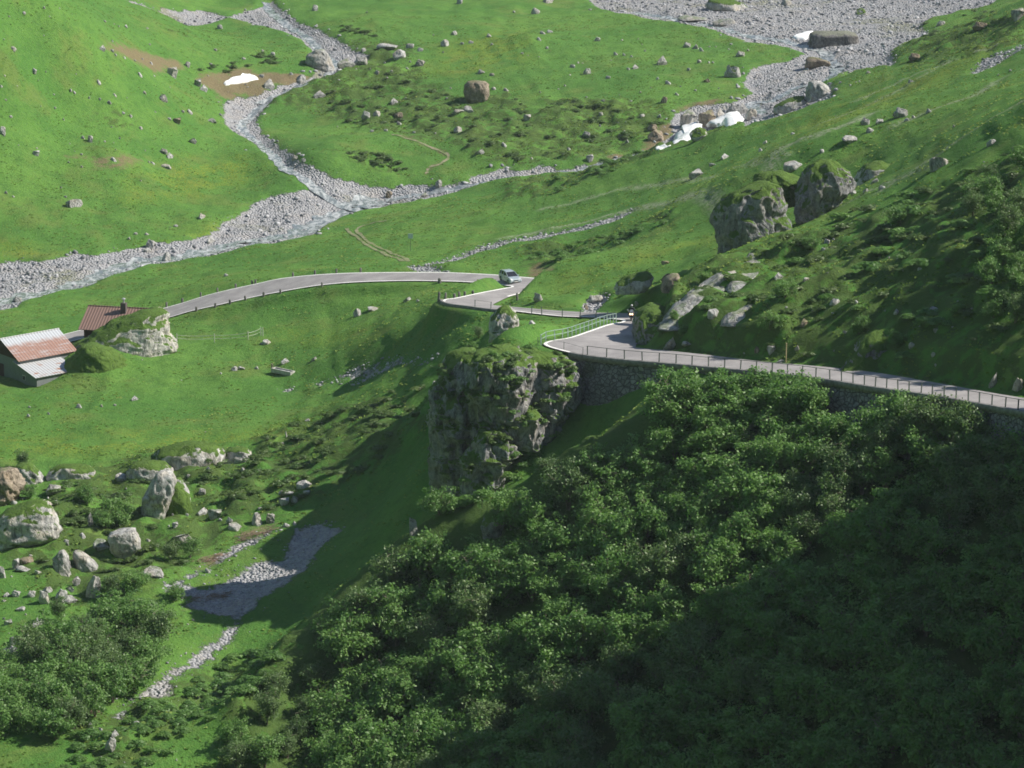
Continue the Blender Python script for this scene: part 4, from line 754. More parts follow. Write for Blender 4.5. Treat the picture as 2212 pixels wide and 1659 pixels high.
 ('L', 250, 1105, 90, 50, 'bright white boulder above the scree', 'L', 'mid'), ('L', 400, 970, 130, 48, 'white broken ledge on the slope below the hummocks', 'L', 'slab'), ('L', 270, 1030, 130, 30, 'slim white ledge left of the broken one', 'L', 'slab'), ('L', 425, 1025, 60, 30, 'tan stone right below the broken ledge', 'L', 'mid'), ('L', 330, 1085, 65, 50, 'grey stone beside the bright white boulder', 'G', 'mid'), ('L', 265, 570, 16, 50, 'thin upright white stone on the slope', 'L', 'small'), ('L', 230, 630, 34, 22, 'small white stone below the thin upright one', 'L', 'small'), ('L', 1435, 155, 40, 26, 'white stone against the left edge of the cliff', 'L', 'small'), ('L', 1405, 235, 60, 42, 'grey stone in the shade left of the cliff', 'G', 'mid'), ('L', 1412, 400, 60, 60, 'white rubble at the left foot of the cliff', 'L', 'mid'), ('L', 430, 445, 55, 20, 'flat white stone below a meadow bush', 'L', 'slab'), ('L', 1265, 1355, 85, 160, 'pale rock showing in the shade below the cliff', 'G', 'mid'), ('L', 265, 1280, 60, 30, 'white stone on the upper scree line', 'L', 'small'), ('L', 330, 1262, 40, 24, 'small stone at the top of the scree line', 'L', 'small'),
 ('C', 1760, 85, 380, 85, 'long mossy rock back on the gravel at the top of the fan', 'C', 'slab'), ('C', 1480, 175, 260, 40, 'dark low ledge along the torrent on the fan', 'G', 'slab'), ('C', 1720, 205, 220, 40, 'right hand dark ledge along the torrent on the fan', 'G', 'slab'), ('D', 340, 45, 90, 36, 'dark stone on the upper gravel fan', 'G', 'mid'), ('D', 940, 120, 110, 60, 'greenish rock lump on the right of the gravel fan', 'C', 'mid'),
 ('M', 1370, 690, 120, 60, 'grey rock showing between the shrubs of the thicket', 'G', 'mid')]
MT = dict(L=M_LIME, G=M_GREY, B=M_BROWN, C=M_CAP)
for fr, x, y, w, h, lb, mt, kd_ in BIG:
    u, v = P(fr, x, y); place_rock(u, v, w * CP, h * CP, lb, None, kd_, None, MT[mt], 'stone' if w * CP < 14 else 'boulder')
# ---- stones nothing tells apart, as seen in each part of the slope
SMALL = {
 'small white stones dotted over the left hill': ('tiny white stone lying on the left hill', 'A', "345,68,30 470,70,15 70,134,22 190,112,34 390,135,15 823,172,34 898,192,18 990,216,50 935,210,22 1160,227,26 1735,228,54 30,315,20 345,285,15 885,330,26 1180,355,26 1695,400,42 105,400,64 1660,512,34 1845,520,18 265,578,64 35,600,20 600,588,13 1100,600,48 1215,602,26 135,680,16 10,690,28 775,660,46 1340,690,14 555,722,36 585,735,26 1135,738,42 905,758,36 425,750,22 700,778,26 1310,805,32 855,818,54 785,790,28 430,858,32 1225,886,18 1490,892,58 1440,888,34 85,928,30 498,945,26 1335,945,40 1110,1020,42 650,1095,44 943,1095,22 825,1120,22 895,1128,14 145,1148,16 640,1222,28 540,1284,26 895,1272,56 1200,1290,44 1170,1280,30 2060,610,56 1950,690,20 1145,1190,14 910,1182,16 290,1172,18 45,1525,40 105,1555,26 515,1558,30 480,1482,24 1110,1428,20 1640,600,16 885,410,36 910,440,30 1120,470,26 1190,505,34 1060,480,30 980,460,26 2150,435,46 1920,470,40 2070,405,30 360,570,20 300,635,14 1000,775,16 585,740,22 320,840,14 45,795,22 970,900,40 1030,925,36 880,1005,18 550,1135,12 645,1320,24 590,1195,12"),
 'small pale stones strewn over the middle meadow': ('tiny pale stone lying on the middle meadow', 'B', "900,100,28 875,408,52 1240,380,84 1320,405,56 1650,350,42 1720,342,52 1885,355,32 1860,292,54 1425,280,22 1800,580,72 1885,600,46 1095,565,26 1530,780,32 1205,780,26 310,590,44 940,1040,36 1980,1155,46 670,1000,14 1060,620,28 680,635,24 1220,545,34 1270,1050,34 1590,275,60 1900,710,44 1630,30,70 2060,100,24 980,585,46 1240,490,30 1440,1055,20 1040,500,24 1160,985,56 2000,720,60 1050,1035,36 1560,700,22 2130,425,20 1500,415,30 815,548,20 925,548,18"),
 'small pale stones strewn over the right part of the middle meadow': ('tiny pale stone on the meadow near the torrent', 'C', "300,270,64 350,258,54 875,435,44 940,440,34 1000,450,32 970,552,38 530,535,52 810,620,52 1530,495,46 1605,498,24 1635,498,30 1780,352,30 1200,628,34 755,910,42 745,998,30 1355,750,38 1080,925,56 500,1185,44 1445,555,44 835,478,14 770,800,40 640,770,26 275,730,20 420,705,18 510,595,22 1065,730,30 1380,685,24 1680,700,20 575,500,22 610,502,18 265,450,16 1610,372,18 1660,372,16 1760,392,20 1915,402,28 1145,695,16 1500,715,24 945,1050,36 890,970,14 950,965,16 210,1255,28 1100,405,26 920,320,24 1050,308,14 180,440,14 130,425,26 330,385,30 470,680,24 900,750,16 1215,925,44 1080,352,14 990,800,26 1290,665,60 270,320,44 960,1125,50 70,95,24 240,110,80"),
 'small pale stones on the far right flank': ('tiny pale stone on the far grassy flank', 'D', "985,580,44 845,675,24 890,650,20 915,645,24 1195,185,24 1250,190,40 1290,955,60 1345,930,40 1460,890,60 1000,1045,70 800,1090,24 175,1130,60 140,1190,50 390,1060,40 620,1205,46 1660,1000,30 1740,1350,36 1095,1490,64 730,915,16 510,830,44 1320,650,50 2010,595,26 2110,560,30 1900,1280,24 410,1440,44"),
 'small pale stones in the near meadow and along its edge': ('tiny pale stone lying in the near meadow', 'E', "1385,240,44 1070,300,38 1155,305,42 1015,338,44 905,1650,32 1740,1400,26 2060,1165,30 1780,630,44 2020,1360,60 1340,245,14 800,1660,26 1120,1290,12 700,1280,16 1430,1450,14 230,1665,30 620,1665,60"),
 'small pale stones scattered in the boulder field': ('tiny pale stone lying in the boulder field', 'K', "375,835,40 520,720,60 995,760,18 1485,665,40 1640,605,40 1920,630,56 1920,625,26 1365,965,28 1470,970,40 1330,1055,26 1170,1170,44 90,1450,26 300,1425,70 1640,1420,60 1740,1010,40 440,870,44 1085,700,30 650,1140,60 2050,920,44 1420,860,28 385,170,30 620,120,60 220,190,40 800,105,24 1760,470,50 1880,470,70 520,1180,50 180,840,30 110,880,60 400,1560,34 40,1640,24 530,1200,40 1560,1240,30 240,1290,40 1620,310,14"),
 'small pale stones at the lower left': ('tiny pale stone at the lower left slope', 'O', "200,455,26 70,600,18 30,490,30 30,350,30 790,1365,44 1100,1380,26 1360,1300,44 1390,1600,24 980,1620,18 1520,500,26 1480,530,24 1240,430,22 1310,1210,30 570,520,44 90,155,26 1230,1340,40 1560,1110,30 1180,1360,26"),
 'small pale stones on the road bank': ('tiny pale stone on the bank above the road', 'J', "705,930,32 895,840,44 1120,905,30 1650,1035,26 1690,830,22 1800,890,26 1390,1025,20 665,605,18 1260,590,18 1390,580,40 1215,490,22 1150,485,18 1855,360,44 1915,350,26 2080,460,26 710,345,30 660,370,60 630,425,40 340,880,30 545,905,24 800,1080,50 1330,1190,60 1500,1260,44 1520,1335,26 890,1210,40 715,1220,18 10,1240,20"),
}
for grp, (lb, fr, s) in SMALL.items():
    for tok in s.split():
        x, y, w = (float(q) for q in tok.split(',')); u, v = P(fr, x, y)
        place_rock(u, v, max(w * CP * .9, 3.2), max(w * CP * random.uniform(.4, .65), 2.2), lb, grp, 'small', None, random.choice((M_LIME, M_LIME, M_LIME, M_GREY)), 'stone')

# ---- loose gravel (beyond counting)
def pebble_mat():
    t = NT('river_pebbles'); a = t.attr('tint'); n = t.noise(t.pos(), 4, 3)
    c = t.mix(a, (.17, .175, .195), (.46, .465, .49)); c = t.mix(t.ramp(n, .4, .7, 0, .4), c, (.36, .345, .34))
    return t.done(t.bsdf(c, .9, None, .2))
M_PEB = pebble_mat()
def pebbles(pgs, n, smin, smax, name, label, seed, jit=.6):
    rg = np.random.default_rng(seed); v0, f0 = ICO[1]; shapes = []
    for k in range(8):
        s = norm_unit(rock_shape(700 + k, 1, 6, .1)[0]); shapes.append(s)
    ar = []
    for pg in pgs:
        a = abs(np.sum(pg[:, 0] * np.roll(pg[:, 1], -1) - pg[:, 1] * np.roll(pg[:, 0], -1))) / 2; ar.append(a)
    V = []; F = []; T = []; k = 0
    for pg, a in zip(pgs, ar):
        m = int(n * a / sum(ar)); lo, hi = pg.min(0), pg.max(0)
        pts = rg.uniform(lo, hi, (int(m * (hi - lo).prod() / max(a, 1e-3) * 1.1) + 5, 2)); pts = pts[inpoly(pts[:, 0], pts[:, 1], pg)][:m]
        pts += rg.normal(0, jit, pts.shape); z = bil(pts[:, 0], pts[:, 1], GZ); wv = bil(pts[:, 0], pts[:, 1], wm)
        for (x, y), zz, ww in zip(pts, z, wv):
            if rg.random() < ww * .75: continue
            s = smin + (smax - smin) * rg.random() ** 6; th = rg.uniform(0, 6.3); c, sn = math.cos(th), math.sin(th)
            q = shapes[rg.integers(8)] * (s * rg.uniform(.7, 1.3), s * rg.uniform(.6, 1), s * rg.uniform(.45, .85))
            q = np.column_stack([q[:, 0] * c - q[:, 1] * sn + x, q[:, 0] * sn + q[:, 1] * c + y, q[:, 2] + zz + s * .15])
            V.append(q); F.append(f0 + k * len(v0)); T.append(np.full(len(v0), rg.random() ** 1.3)); k += 1
    o = mesh_obj(name, np.concatenate(V), np.concatenate(F), M_PEB); fattr(o, 'tint', np.concatenate(T)); return tag(o, label, 'gravel', kind='stuff')
pebbles(POLY_G[:2], 17000, .06, .55, 'river_gravel', 'loose grey cobbles covering the river and torrent beds', 3, 1.2)
pebbles(POLY_G[2:5] + POLY_G[8:], 3200, .06, .32, 'meadow_rubble', 'loose pale rubble lying in meadow patches and along the wall line', 5, .4)
pebbles(POLY_G[5:8], 1700, .04, .2, 'scree', 'loose grey scree running down the gully below the cliff', 6, .9)

# ---- old snow
def snow_mat():
    t = NT('old_snow'); n = t.noise(t.pos(), 1.2, 4); c = t.mix(t.ramp(n, .5, .75), (.86, .87, .88), (.70, .69, .67)); return t.done(t.bsdf(c, .6, t.bump(n, .3, .08), .3))
M_SNOW = snow_mat()
def snow(pts, label, lift=.6):
    pg = poly(pts, GZ); c = pg.mean(0); n = len(pg); rings = []
    dn = [pg[i] + (pg[(i + 1) % n] - pg[i]) * t for i in range(n) for t in (0, .25, .5, .75)]; dn = np.array(dn); n = len(dn)
    dn += np.column_stack([fbm2(dn[:, 0] * 1.1, dn[:, 1] * 1.1, 2, 3), fbm2(dn[:, 0] * 1.1, dn[:, 1] * 1.1, 2, 9)]) * .5
    V = []; fr = (1.0, .97, .85, .6, .3)
    for k, s in enumerate(fr):
        q = c + (dn - c) * s; z = bil(q[:, 0], q[:, 1], GZ) + (-.15, .12, lift * .8, lift, lift)[k] + .05 * fbm2(q[:, 0], q[:, 1], 2, 4); V.append(np.column_stack([q, z]))
    V.append(np.array([[c[0], c[1], ground(*c) + lift]])); fs = []
    for k in range(len(fr) - 1):
        for i in range(n): fs.append((k * n + i, k * n + (i + 1) % n, (k + 1) * n + (i + 1) % n, (k + 1) * n + i))
    k = (len(fr) - 1) * n
    for i in range(n): fs.append((k + i, k + (i + 1) % n, len(fr) * n))
    return tag(mesh_obj('snow_patch', np.concatenate(V), fs, M_SNOW, smooth=True), label, 'snow')
snow(pp("A 1750,655 1820,625 1900,600 1925,588 1975,592 2040,625 1950,645 1850,662 1770,670"), 'small white snow patch in the brown hollow by the upper stream')
snow(pp("C 1325,1140 1335,1080 1360,1050 1400,1045 1385,1010 1430,990 1500,990 1560,985 1550,1010 1500,1040 1480,1090 1400,1125"), 'white snow bridge in the ravine, left of the dark rock hump', 1.3)
snow(pp("C 1570,992 1640,970 1700,940 1760,915 1830,908 1890,950 1820,985 1740,1005 1650,1002"), 'white snow field in the ravine, right of the dark rock hump', 1.3)
snow(pp("C 1170,1185 1180,1160 1240,1150 1310,1148 1260,1170 1200,1190"), 'thin remnant of snow at the lower end of the ravine', .2)
snow(pp("D 390,300 440,275 520,255 560,252 510,290 490,318 420,315"), 'grey white snow wedge left of the dirty avalanche block', .5)
# ------------------------------------------------------------------ shrubs
def leaf_mat(name, a, b, trans=.35):
    t = NT(name); at = t.attr('tint'); oi = t.n('ShaderNodeObjectInfo'); f = t.math('ADD', t.math('MULTIPLY', at, .6), t.math('MULTIPLY', oi.outputs['Random'], .4))
    c = t.mix(f, a, b)
    d = t.bsdf(c, .48, None, .5); tr = t.n('ShaderNodeBsdfTranslucent'); t.link(t.mix(.5, c, (.12, .26, .03)), tr.inputs[0])
    mx = t.n('ShaderNodeMixShader'); mx.inputs[0].default_value = trans; t.link(d, mx.inputs[1]); t.link(tr.outputs[0], mx.inputs[2])
    return t.done(mx.outputs[0])
M_ALDER = leaf_mat('alder_leaves', (.100, .225, .055), (.240, .410, .115), .5)
M_WILLOW = leaf_mat('willow_leaves', (.090, .170, .060), (.200, .290, .115), .42)
M_DWARF = leaf_mat('dwarf_shrub_leaves', (.060, .125, .028), (.125, .190, .048), .3)
M_TWIG = plain('grey_twigs', (.20, .17, .14), .85, .3, 4)
def leaf_cards(pts, nrm, size, rg, asp=.62):
    n = len(pts); nr = nrm / (np.linalg.norm(nrm, axis=1, keepdims=True) + 1e-6)
    a = rg.normal(size=(n, 3)); a -= (a * nr).sum(1, keepdims=True) * nr; a /= np.linalg.norm(a, axis=1, keepdims=True) + 1e-6; b = np.cross(nr, a)
    s = size[:, None]
    V = np.stack([pts - a * s, pts - b * s * asp + nr * s * .15, pts + a * s, pts + b * s * asp + nr * s * .15], 1).reshape(-1, 3)
    return V, np.arange(n * 4).reshape(n, 4)
def shrub_data(seed, h=3.2, spread=1.7, stems=8, lean=(0, 0), leaf=.15, per=34, mat=None, dens=1.0, up=.5):
    rg = np.random.default_rng(seed); mb = MB(); P_ = []; Nn = []; Tt = []
    for s in range(stems):
        a = 2 * math.pi * (s + rg.uniform(-.4, .4)) / stems; r = spread * rg.uniform(.35, 1); H = h * rg.uniform(.65, 1.05) * (1 - .25 * (r / spread) ** 2)
        pts = []
        for k in range(6):
            t = k / 5; rr = r * t ** 1.3; pts.append((rr * math.cos(a) + lean[0] * t * H + rg.normal() * .06, rr * math.sin(a) + lean[1] * t * H + rg.normal() * .06, H * (t ** .8)))
        mb.tube(pts, [.05, .045, .038, .03, .022, .012], 5, False)
        pa = np.array(pts)
        for k in range(int(10 * dens)):
            t = rg.uniform(.38, 1.02) * 5; i = min(int(t), 4); base = pa[i] + (pa[i + 1] - pa[i]) * (t - i)
            off = rg.normal(size=3) * (.42, .42, .30) * spread / 1.7; c = base + off
            mb.tube([base, base * .4 + c * .6 + [0, 0, .05], c], [.016, .011, .006], 3, False)
            m = int(per * rg.uniform(.5, 1.3)); d = rg.normal(size=(m, 3)) * (.24, .24, .17)
            P_.append(c + d); Nn.append(d * .9 + rg.normal(size=(m, 3)) * .35 + [0, 0, up]); Tt.append(np.full(m, rg.random()))
    Pn = np.concatenate(P_); Nn = np.concatenate(Nn); Tt = np.concatenate(Tt); keep = Pn[:, 2] > .1
    Pn, Nn, Tt = Pn[keep], Nn[keep], Tt[keep]
    V, F = leaf_cards(Pn, Nn, leaf * rg.uniform(.6, 1.3, len(Pn)), rg)
    fo = mesh_obj('foliage', V, F, mat, link=False); fattr(fo, 'tint', np.repeat(np.clip(Tt + rg.normal(0, .15, len(Tt)), 0, 1), 4))
    st = mesh_obj('stems', mb.v, mb.f, M_TWIG, link=False)
    return fo.data, st.data
def dwarf_data(seed, mat, leaf=.09, n=900, hh=.75):
    rg = np.random.default_rng(seed); P_ = []; Nn = []; Tt = []
    for k in range(9):
        a = rg.uniform(0, 6.3); r = rg.uniform(0, .75); c = np.array([r * math.cos(a), r * math.sin(a), hh * rg.uniform(.25, .75)]); R_ = rg.uniform(.28, .5); m = n // 9
        d = rg.normal(size=(m, 3)); d /= np.linalg.norm(d, axis=1, keepdims=True); d[:, 2] = np.abs(d[:, 2]); rr = R_ * rg.uniform(.65, 1.05, (m, 1))
        P_.append(c + d * rr * (1, 1, .7)); Nn.append(d + rg.normal(size=(m, 3)) * .4 + [0, 0, .3]); Tt.append(np.full(m, rg.random()))
    P_ = np.concatenate(P_); V, F = leaf_cards(P_, np.concatenate(Nn), leaf * rg.uniform(.6, 1.3, len(P_)), rg)
    fo = mesh_obj('dwarf_shrub', V, F, mat, link=False); fattr(fo, 'tint', np.repeat(np.concatenate(Tt), 4)); return fo.data
ALD = [shrub_data(900 + k, random.uniform(2.8, 3.7), random.uniform(1.5, 2.0), 8, (-.12, -.06), .115, 52, M_ALDER) for k in range(7)]
WIL = [shrub_data(950 + k, random.uniform(2.9, 3.8), random.uniform(1.2, 1.6), 8, (-.08, -.05), .09, 52, M_WILLOW, 1.1, .3) for k in range(3)]
DWF = [dwarf_data(980 + k, M_DWARF) for k in range(5)]
BSH = [dwarf_data(990 + k, M_ALDER, .11, 800, .95) for k in range(3)]
def shrub(x, y, data, s, label, group=None, name='alder_shrub', sz=None, cat='shrub'):
    o = empty(name, (x, y, ground(x, y) - .1), random.uniform(0, 6.3)); sc = s * random.uniform(.9, 1.1); o.scale = (sc, sc, sc * (sz or random.uniform(.9, 1.1)))
    f = bpy.data.objects.new('foliage', data[0]); COL.objects.link(f); f.parent = o
    g = bpy.data.objects.new('stems', data[1]); COL.objects.link(g); g.parent = o
    return tag(o, label, cat, group)
def dwarf(x, y, data, s, label, group=None, sx=1.0, sz=1.0, name='dwarf_shrub', dz=-.08):
    o = bpy.data.objects.new(name, data); COL.objects.link(o); o.location = (x, y, ground(x, y) + dz * s); o.scale = (s * sx, s * random.uniform(.8, 1.1), s * sz); o.rotation_euler = (0, 0, random.uniform(-.6, .6))
    return tag(o, label, 'shrub', group)
def scatter(pg, n, dmin, seed, tries=40, avoid=()):
    rg = np.random.default_rng(seed); lo, hi = pg.min(0), pg.max(0); out = []
    for _ in range(n * tries):
        q = rg.uniform(lo, hi)
        if not inpoly(np.array([q[0]]), np.array([q[1]]), pg)[0]: continue
        if all((q[0] - a) ** 2 + (q[1] - b) ** 2 > dmin * dmin for a, b in out) and all(abs(q[0] - a) + abs(q[1] - b) > r for a, b, r in avoid): out.append((q[0], q[1]))
        if len(out) >= n: break
    return out
# the thicket on the slope under the road (outline of the feet of the shrubs)
TH = poly([(1500, 880), (1455, 925), (1400, 960), (1330, 1000), (1270, 1040), (1215, 1085), (1150, 1115), (1085, 1155), (1010, 1185), (950, 1215), (880, 1250), (830, 1270), (790, 1320), (735, 1350), (690, 1390), (640, 1430),
           (600, 1500), (540, 1560), (480, 1640), (450, 1740), (900, 1760), (1500, 1760), (2200, 1760), (2290, 1500), (2290, 1150), (2250, 1040), (2120, 985), (1980, 950), (1880, 960), (1800, 955), (1700, 915), (1600, 890)], GZ)
pts = scatter(TH, 272, 2.2, 17)
for u in list(range(1455, 1775, 36)) + list(range(1915, 2090, 40)):      # row of shrubs hiding the foot of the wall
    q = hit(u, float(np.interp(u, [1420, 1698, 2017], [862, 884, 955])) + 22); pts.append((q[0], q[1]))
print('thicket', len(pts))
def lit(u, v): return v < 1659 - (u - 1000) * .76
ZONES = ((lambda u, v: v < 960, 'green alder shrub just below the road wall', 'alders below the road wall'),
         (lambda u, v: u < 700, 'small alder shrub at the lower left end of the thicket', 'alders at the lower end of the thicket'),
         (lambda u, v: lit(u, v), 'sunlit alder shrub in the middle of the thicket', 'sunlit alders of the thicket'),
         (lambda u, v: u > 1800, 'shaded alder shrub at the lower right of the thicket', 'shaded alders at the right'),
         (lambda u, v: True, 'shaded alder shrub at the bottom of the thicket', 'shaded alders at the bottom'))
for k, (x, y) in enumerate(pts):
    z = ground(x, y); u, v, d = project((x, y, z))
    lb, grp = next((l, g) for c, l, g in ZONES if c(u, v))
    wil = vn2(np.array([x / 7.0]), np.array([y / 7.0]), 77)[0] > .32
    s = random.uniform(1.2, 1.5) * (.62 if u < 700 else 1)
    if wil: lb = lb.replace('green alder', 'alder').replace('alder shrub', 'pale willow shrub'); grp = grp.replace('alders', 'willows')
    shrub(x, y, random.choice(WIL if wil else ALD), s, lb, grp, 'willow_shrub' if wil else 'alder_shrub')
# single shrubs
def at(fr, x, y): return hit(*P(fr, x, y))
for fr, x, y, s, dat, lb, nm in (
    ('L', 1470, 1180, .95, ALD[1], 'lone bright alder standing in the shaded gully below the cliff', 'alder_shrub'), ('M', 330, 900, .8, WIL[1], 'slender pale willow sticking out above the thicket edge', 'willow_shrub'),
    ('K', 190, 590, .62, WIL[0], 'thin pale bush growing on top of the capped crag', 'willow_shrub'), ('K', 240, 830, .6, ALD[2], 'dark bush between crag and largest boulder', 'alder_shrub'), ('K', 690, 870, .75, ALD[3], 'dark round bush in the middle of the boulder field', 'alder_shrub'),
    ('K', 950, 1040, .95, ALD[4], 'broad green bush behind the blocky white boulder', 'alder_shrub'), ('K', 830, 1060, .7, ALD[5], 'green bush left of the broad one behind the blocky boulder', 'alder_shrub'), ('K', 1350, 1330, .7, WIL[2], 'pale bush on the brushy slope above the scree', 'willow_shrub'), ('K', 1500, 1300, .65, ALD[0], 'low bush beside dead brushwood', 'alder_shrub'),
    ('K', 1050, 1560, .9, ALD[6], 'tall green bush at the head of the lower left bushes', 'alder_shrub'), ('K', 880, 1600, .75, WIL[1], 'pale bush beside the dark grey rock', 'willow_shrub'), ('O', 450, 500, .8, WIL[0], 'pale grey bush in front of a dark rock', 'willow_shrub'), ('O', 1390, 330, .55, ALD[1], 'small bush at the scree edge', 'alder_shrub'),
    ('G', 1560, 680, .45, ALD[2], 'bright green bush on the spur crest beside the rock knob', 'alder_shrub'), ('G', 1230, 1080, .38, ALD[3], 'small bright bush on the rock nose', 'alder_shrub'), ('G', 1340, 980, .3, ALD[0], 'tiny bright bush above the rock nose', 'alder_shrub'), ('G', 1400, 1090, .4, ALD[5], 'bright bush right of the small one on the rock nose', 'alder_shrub'),
    ('F', 1720, 1250, .5, ALD[4], 'grassy bush hanging over the cliff top', 'alder_shrub'), ('F', 1780, 1110, .45, WIL[2], 'thin pale bush on the promontory top', 'willow_shrub'), ('J', 2080, 300, .9, WIL[1], 'twiggy bush at the right edge of the upper slope', 'willow_shrub'), ('J', 1200, 230, .75, ALD[6], 'rounded dark bush on the upper spur', 'alder_shrub'), ('J', 330, 800, .7, ALD[1], 'bushy alder in the middle of the road bank', 'alder_shrub'), ('J', 210, 1060, .75, ALD[3], 'bushy alder low on the road bank', 'alder_shrub'), ('J', 540, 420, .6, ALD[2], 'alder on the shadow edge of the spur', 'alder_shrub'), ('J', 1050, 1250, .4, ALD[0], 'bright bush growing on the big shaded slab', 'alder_shrub'), ('J', 1210, 1180, .5, ALD[4], 'bush right of the big shaded slab', 'alder_shrub'), ('J', 910, 1080, .55, ALD[5], 'bush left of the big shaded slab', 'alder_shrub')):
    p = at(fr, x, y); shrub(p[0], p[1], dat, s, lb, None, nm)
LLB = poly(pp("O -60,1000 100,860 350,760 600,580 900,500 1150,520 1260,700 1250,900 1080,1080 850,1230 650,1330 350,1480 -60,1560"), GZ)
for k, (x, y) in enumerate(scatter(LLB, 40, 2.1, 23)):
    w = k % 4 == 0
    shrub(x, y, random.choice(WIL if w else ALD), random.uniform(.95, 1.3), 'pale willow shrub of the lower left clump' if w else 'dark green alder shrub of the lower left clump', 'willows of the lower left clump' if w else 'alders of the lower left clump', 'willow_shrub' if w else 'alder_shrub')
HERB = poly(pp("O 600,1300 900,1330 1300,1150 1600,900 1900,760 2150,640 2212,900 1900,1100 1500,1400 1150,1700 500,1720"), GZ)
for x, y in scatter(HERB, 70, 1.5, 29): dwarf(x, y, random.choice(BSH), random.uniform(.7, 1.25), 'low leafy bush on the herb slope at the bottom left', 'low bushes of the herb slope', 1.2, .8, 'low_bush')
RB = [("D 1650,1420 2212,1100 2400,1500 J 2300,1400 1700,1420 1250,1380 1150,1050 900,1000 820,1300 420,1280 0,1240 0,1000 G 1500,1180 1250,1130 1300,900 1700,700 2000,470 D 900,1640", 120, 'dark low bush on the spur above the road', 'low bushes of the spur'),
      ("D 1420,180 1650,100 1900,40 2212,0 2212,180 1900,250 1500,290", 22, 'low bush on the knoll at the upper right', 'low bushes of the upper right knoll'),
      ("G 60,500 300,440 550,360 900,280 1150,180 1320,120 1350,190 1100,290 800,420 600,480 350,480", 34, 'low dark bush along the hollow behind the car', 'low bushes of the hollow'),
      ("C 100,1520 500,1400 900,1240 1200,1180 1240,1220 900,1360 500,1500 150,1600", 26, 'low green bush along the far bank of the torrent', 'low bushes of the torrent bank'),
      ("B 560,640 1200,560 1500,700 1650,850 2150,800 C 400,800 900,820 1250,980 1000,1120 500,1250 0,1280 B 1900,1250 1300,1050 800,1000 500,850", 95, 'dwarf shrub cushion on the hummocky middle meadow', 'dwarf shrubs of the middle meadow'),
      ("L 0,620 250,480 600,380 850,330 1050,200 1250,160 1350,200 1300,420 1100,640 700,900 300,1100 0,1150", 60, 'dwarf shrub on the hummocky slope left of the cliff', 'dwarf shrubs left of the cliff'),
      ("K 480,720 900,580 1100,560 1300,440 1700,400 1950,440 2100,560 2000,900 1700,1250 1400,1400 900,1600 500,1480 100,1250 250,850", 70, 'dwarf shrub between the rocks of the boulder field', 'dwarf shrubs of the boulder field'),
      ("E 480,1130 800,960 1150,880 1240,930 1150,1080 900,1140 700,1150 560,1180", 26, 'dwarf shrub on the grassy rock mound', 'dwarf shrubs on the rock mound'),
      ("B 620,190 740,210 980,270 960,300 700,240", 10, 'dark dwarf shrub near the top of the middle meadow', 'dwarf shrubs at the top of the meadow'),
      ("A 1500,580 1800,480 2212,400 2212,540 1900,540 1650,600", 18, 'dwarf shrub around the brown snow hollow', 'dwarf shrubs around the snow hollow'),
      ("B 740,1190 900,1190 1100,1260 1250,1350 1150,1350 800,1250", 16, 'dwarf shrub in the long dark strip of the lower meadow', 'dwarf shrubs of the dark strip')]
for k, (s, n, lb, grp) in enumerate(RB):
    pg = poly(pp(s), GZ)
    for x, y in scatter(pg, n, 1.1, 40 + k):
        if bil(np.array([x]), np.array([y]), roadm)[0] > 0 or bil(np.array([x]), np.array([y]), gm)[0] > .35: continue
        co, ix, d = kd.find((x, y, 0))
        if d < 1.6: continue
        big = k == 0 and random.random() < .3
        if k == 7:                                   # stands on the mound mesh, not on the meadow
            hit_, loc, nn, fi = bpy.data.objects['rock_mound'].ray_cast(Vector((x, y, 60)), Vector((0, 0, -1)))
            o = dwarf(x, y, random.choice(DWF), random.uniform(.45, .8), lb, grp, 1.3, .7)
            if hit_: o.location.z = loc.z - .1
            continue
        dwarf(x, y, random.choice(BSH if big or k in (2, 3) else DWF), random.uniform(.6, 1.25) * (1.35 if big else 1), lb, grp, random.uniform(1, 1.6), random.uniform(.6, 1), 'low_bush' if k < 4 else 'dwarf_shrub')
# tufts clinging to the cliff
cl = bpy.data.objects['cliff']; rg = np.random.default_rng(5); n = 0
for _ in range(900):
    u, v = rg.uniform(950, 1235), rg.uniform(745, 1040); o3 = Vector(CAM); d3 = Vector(ray(u, v)).normalized()
    ok, loc, nn, fi = cl.ray_cast(o3, d3)
    if not ok or nn.z < .05 or n >= 110: continue
    o = bpy.data.objects.new('cliff_tuft', (DWF + BSH)[n % 8]); COL.objects.link(o); o.location = loc - Vector((0, 0, .25)); s = rg.uniform(.35, .8); o.scale = (s * 1.3, s, s); o.rotation_euler = (0, 0, rg.uniform(0, 6))
    tag(o, 'grassy tuft clinging to the face of the rock promontory', 'tuft', 'tufts on the cliff face'); n += 1
# alders added to cast shade along the right edge of the spur, some just outside the picture
for s, n, sd_ in (("J 1650,-120 2000,-250 2330,-300 2400,250 1950,330 1750,200", 9, 3), ("J 1950,420 2330,300 2420,1050 2100,1150 1900,900", 13, 4)):
    for x, y in scatter(poly(pp(s), GZ), n, 2.3, sd_): shrub(x, y, random.choice(ALD + WIL[:1]), random.uniform(.6, .95), 'dark alder shrub added for shade along the right edge of the spur', 'alders added for shade along the right edge of the spur')
for u, v in ((945, 1075), (965, 1092), (990, 1096), (1015, 1092), (1040, 1078), (1068, 1060), (1095, 1040), (1125, 1008), (1150, 985), (1190, 945)):
    q = hit(u, v); dwarf(q[0], q[1], random.choice(BSH), random.uniform(.8, 1.3), 'leafy bush at the shaded foot of the rock promontory', 'bushes at the foot of the cliff', 1.3, 1, 'cliff_foot_bush')
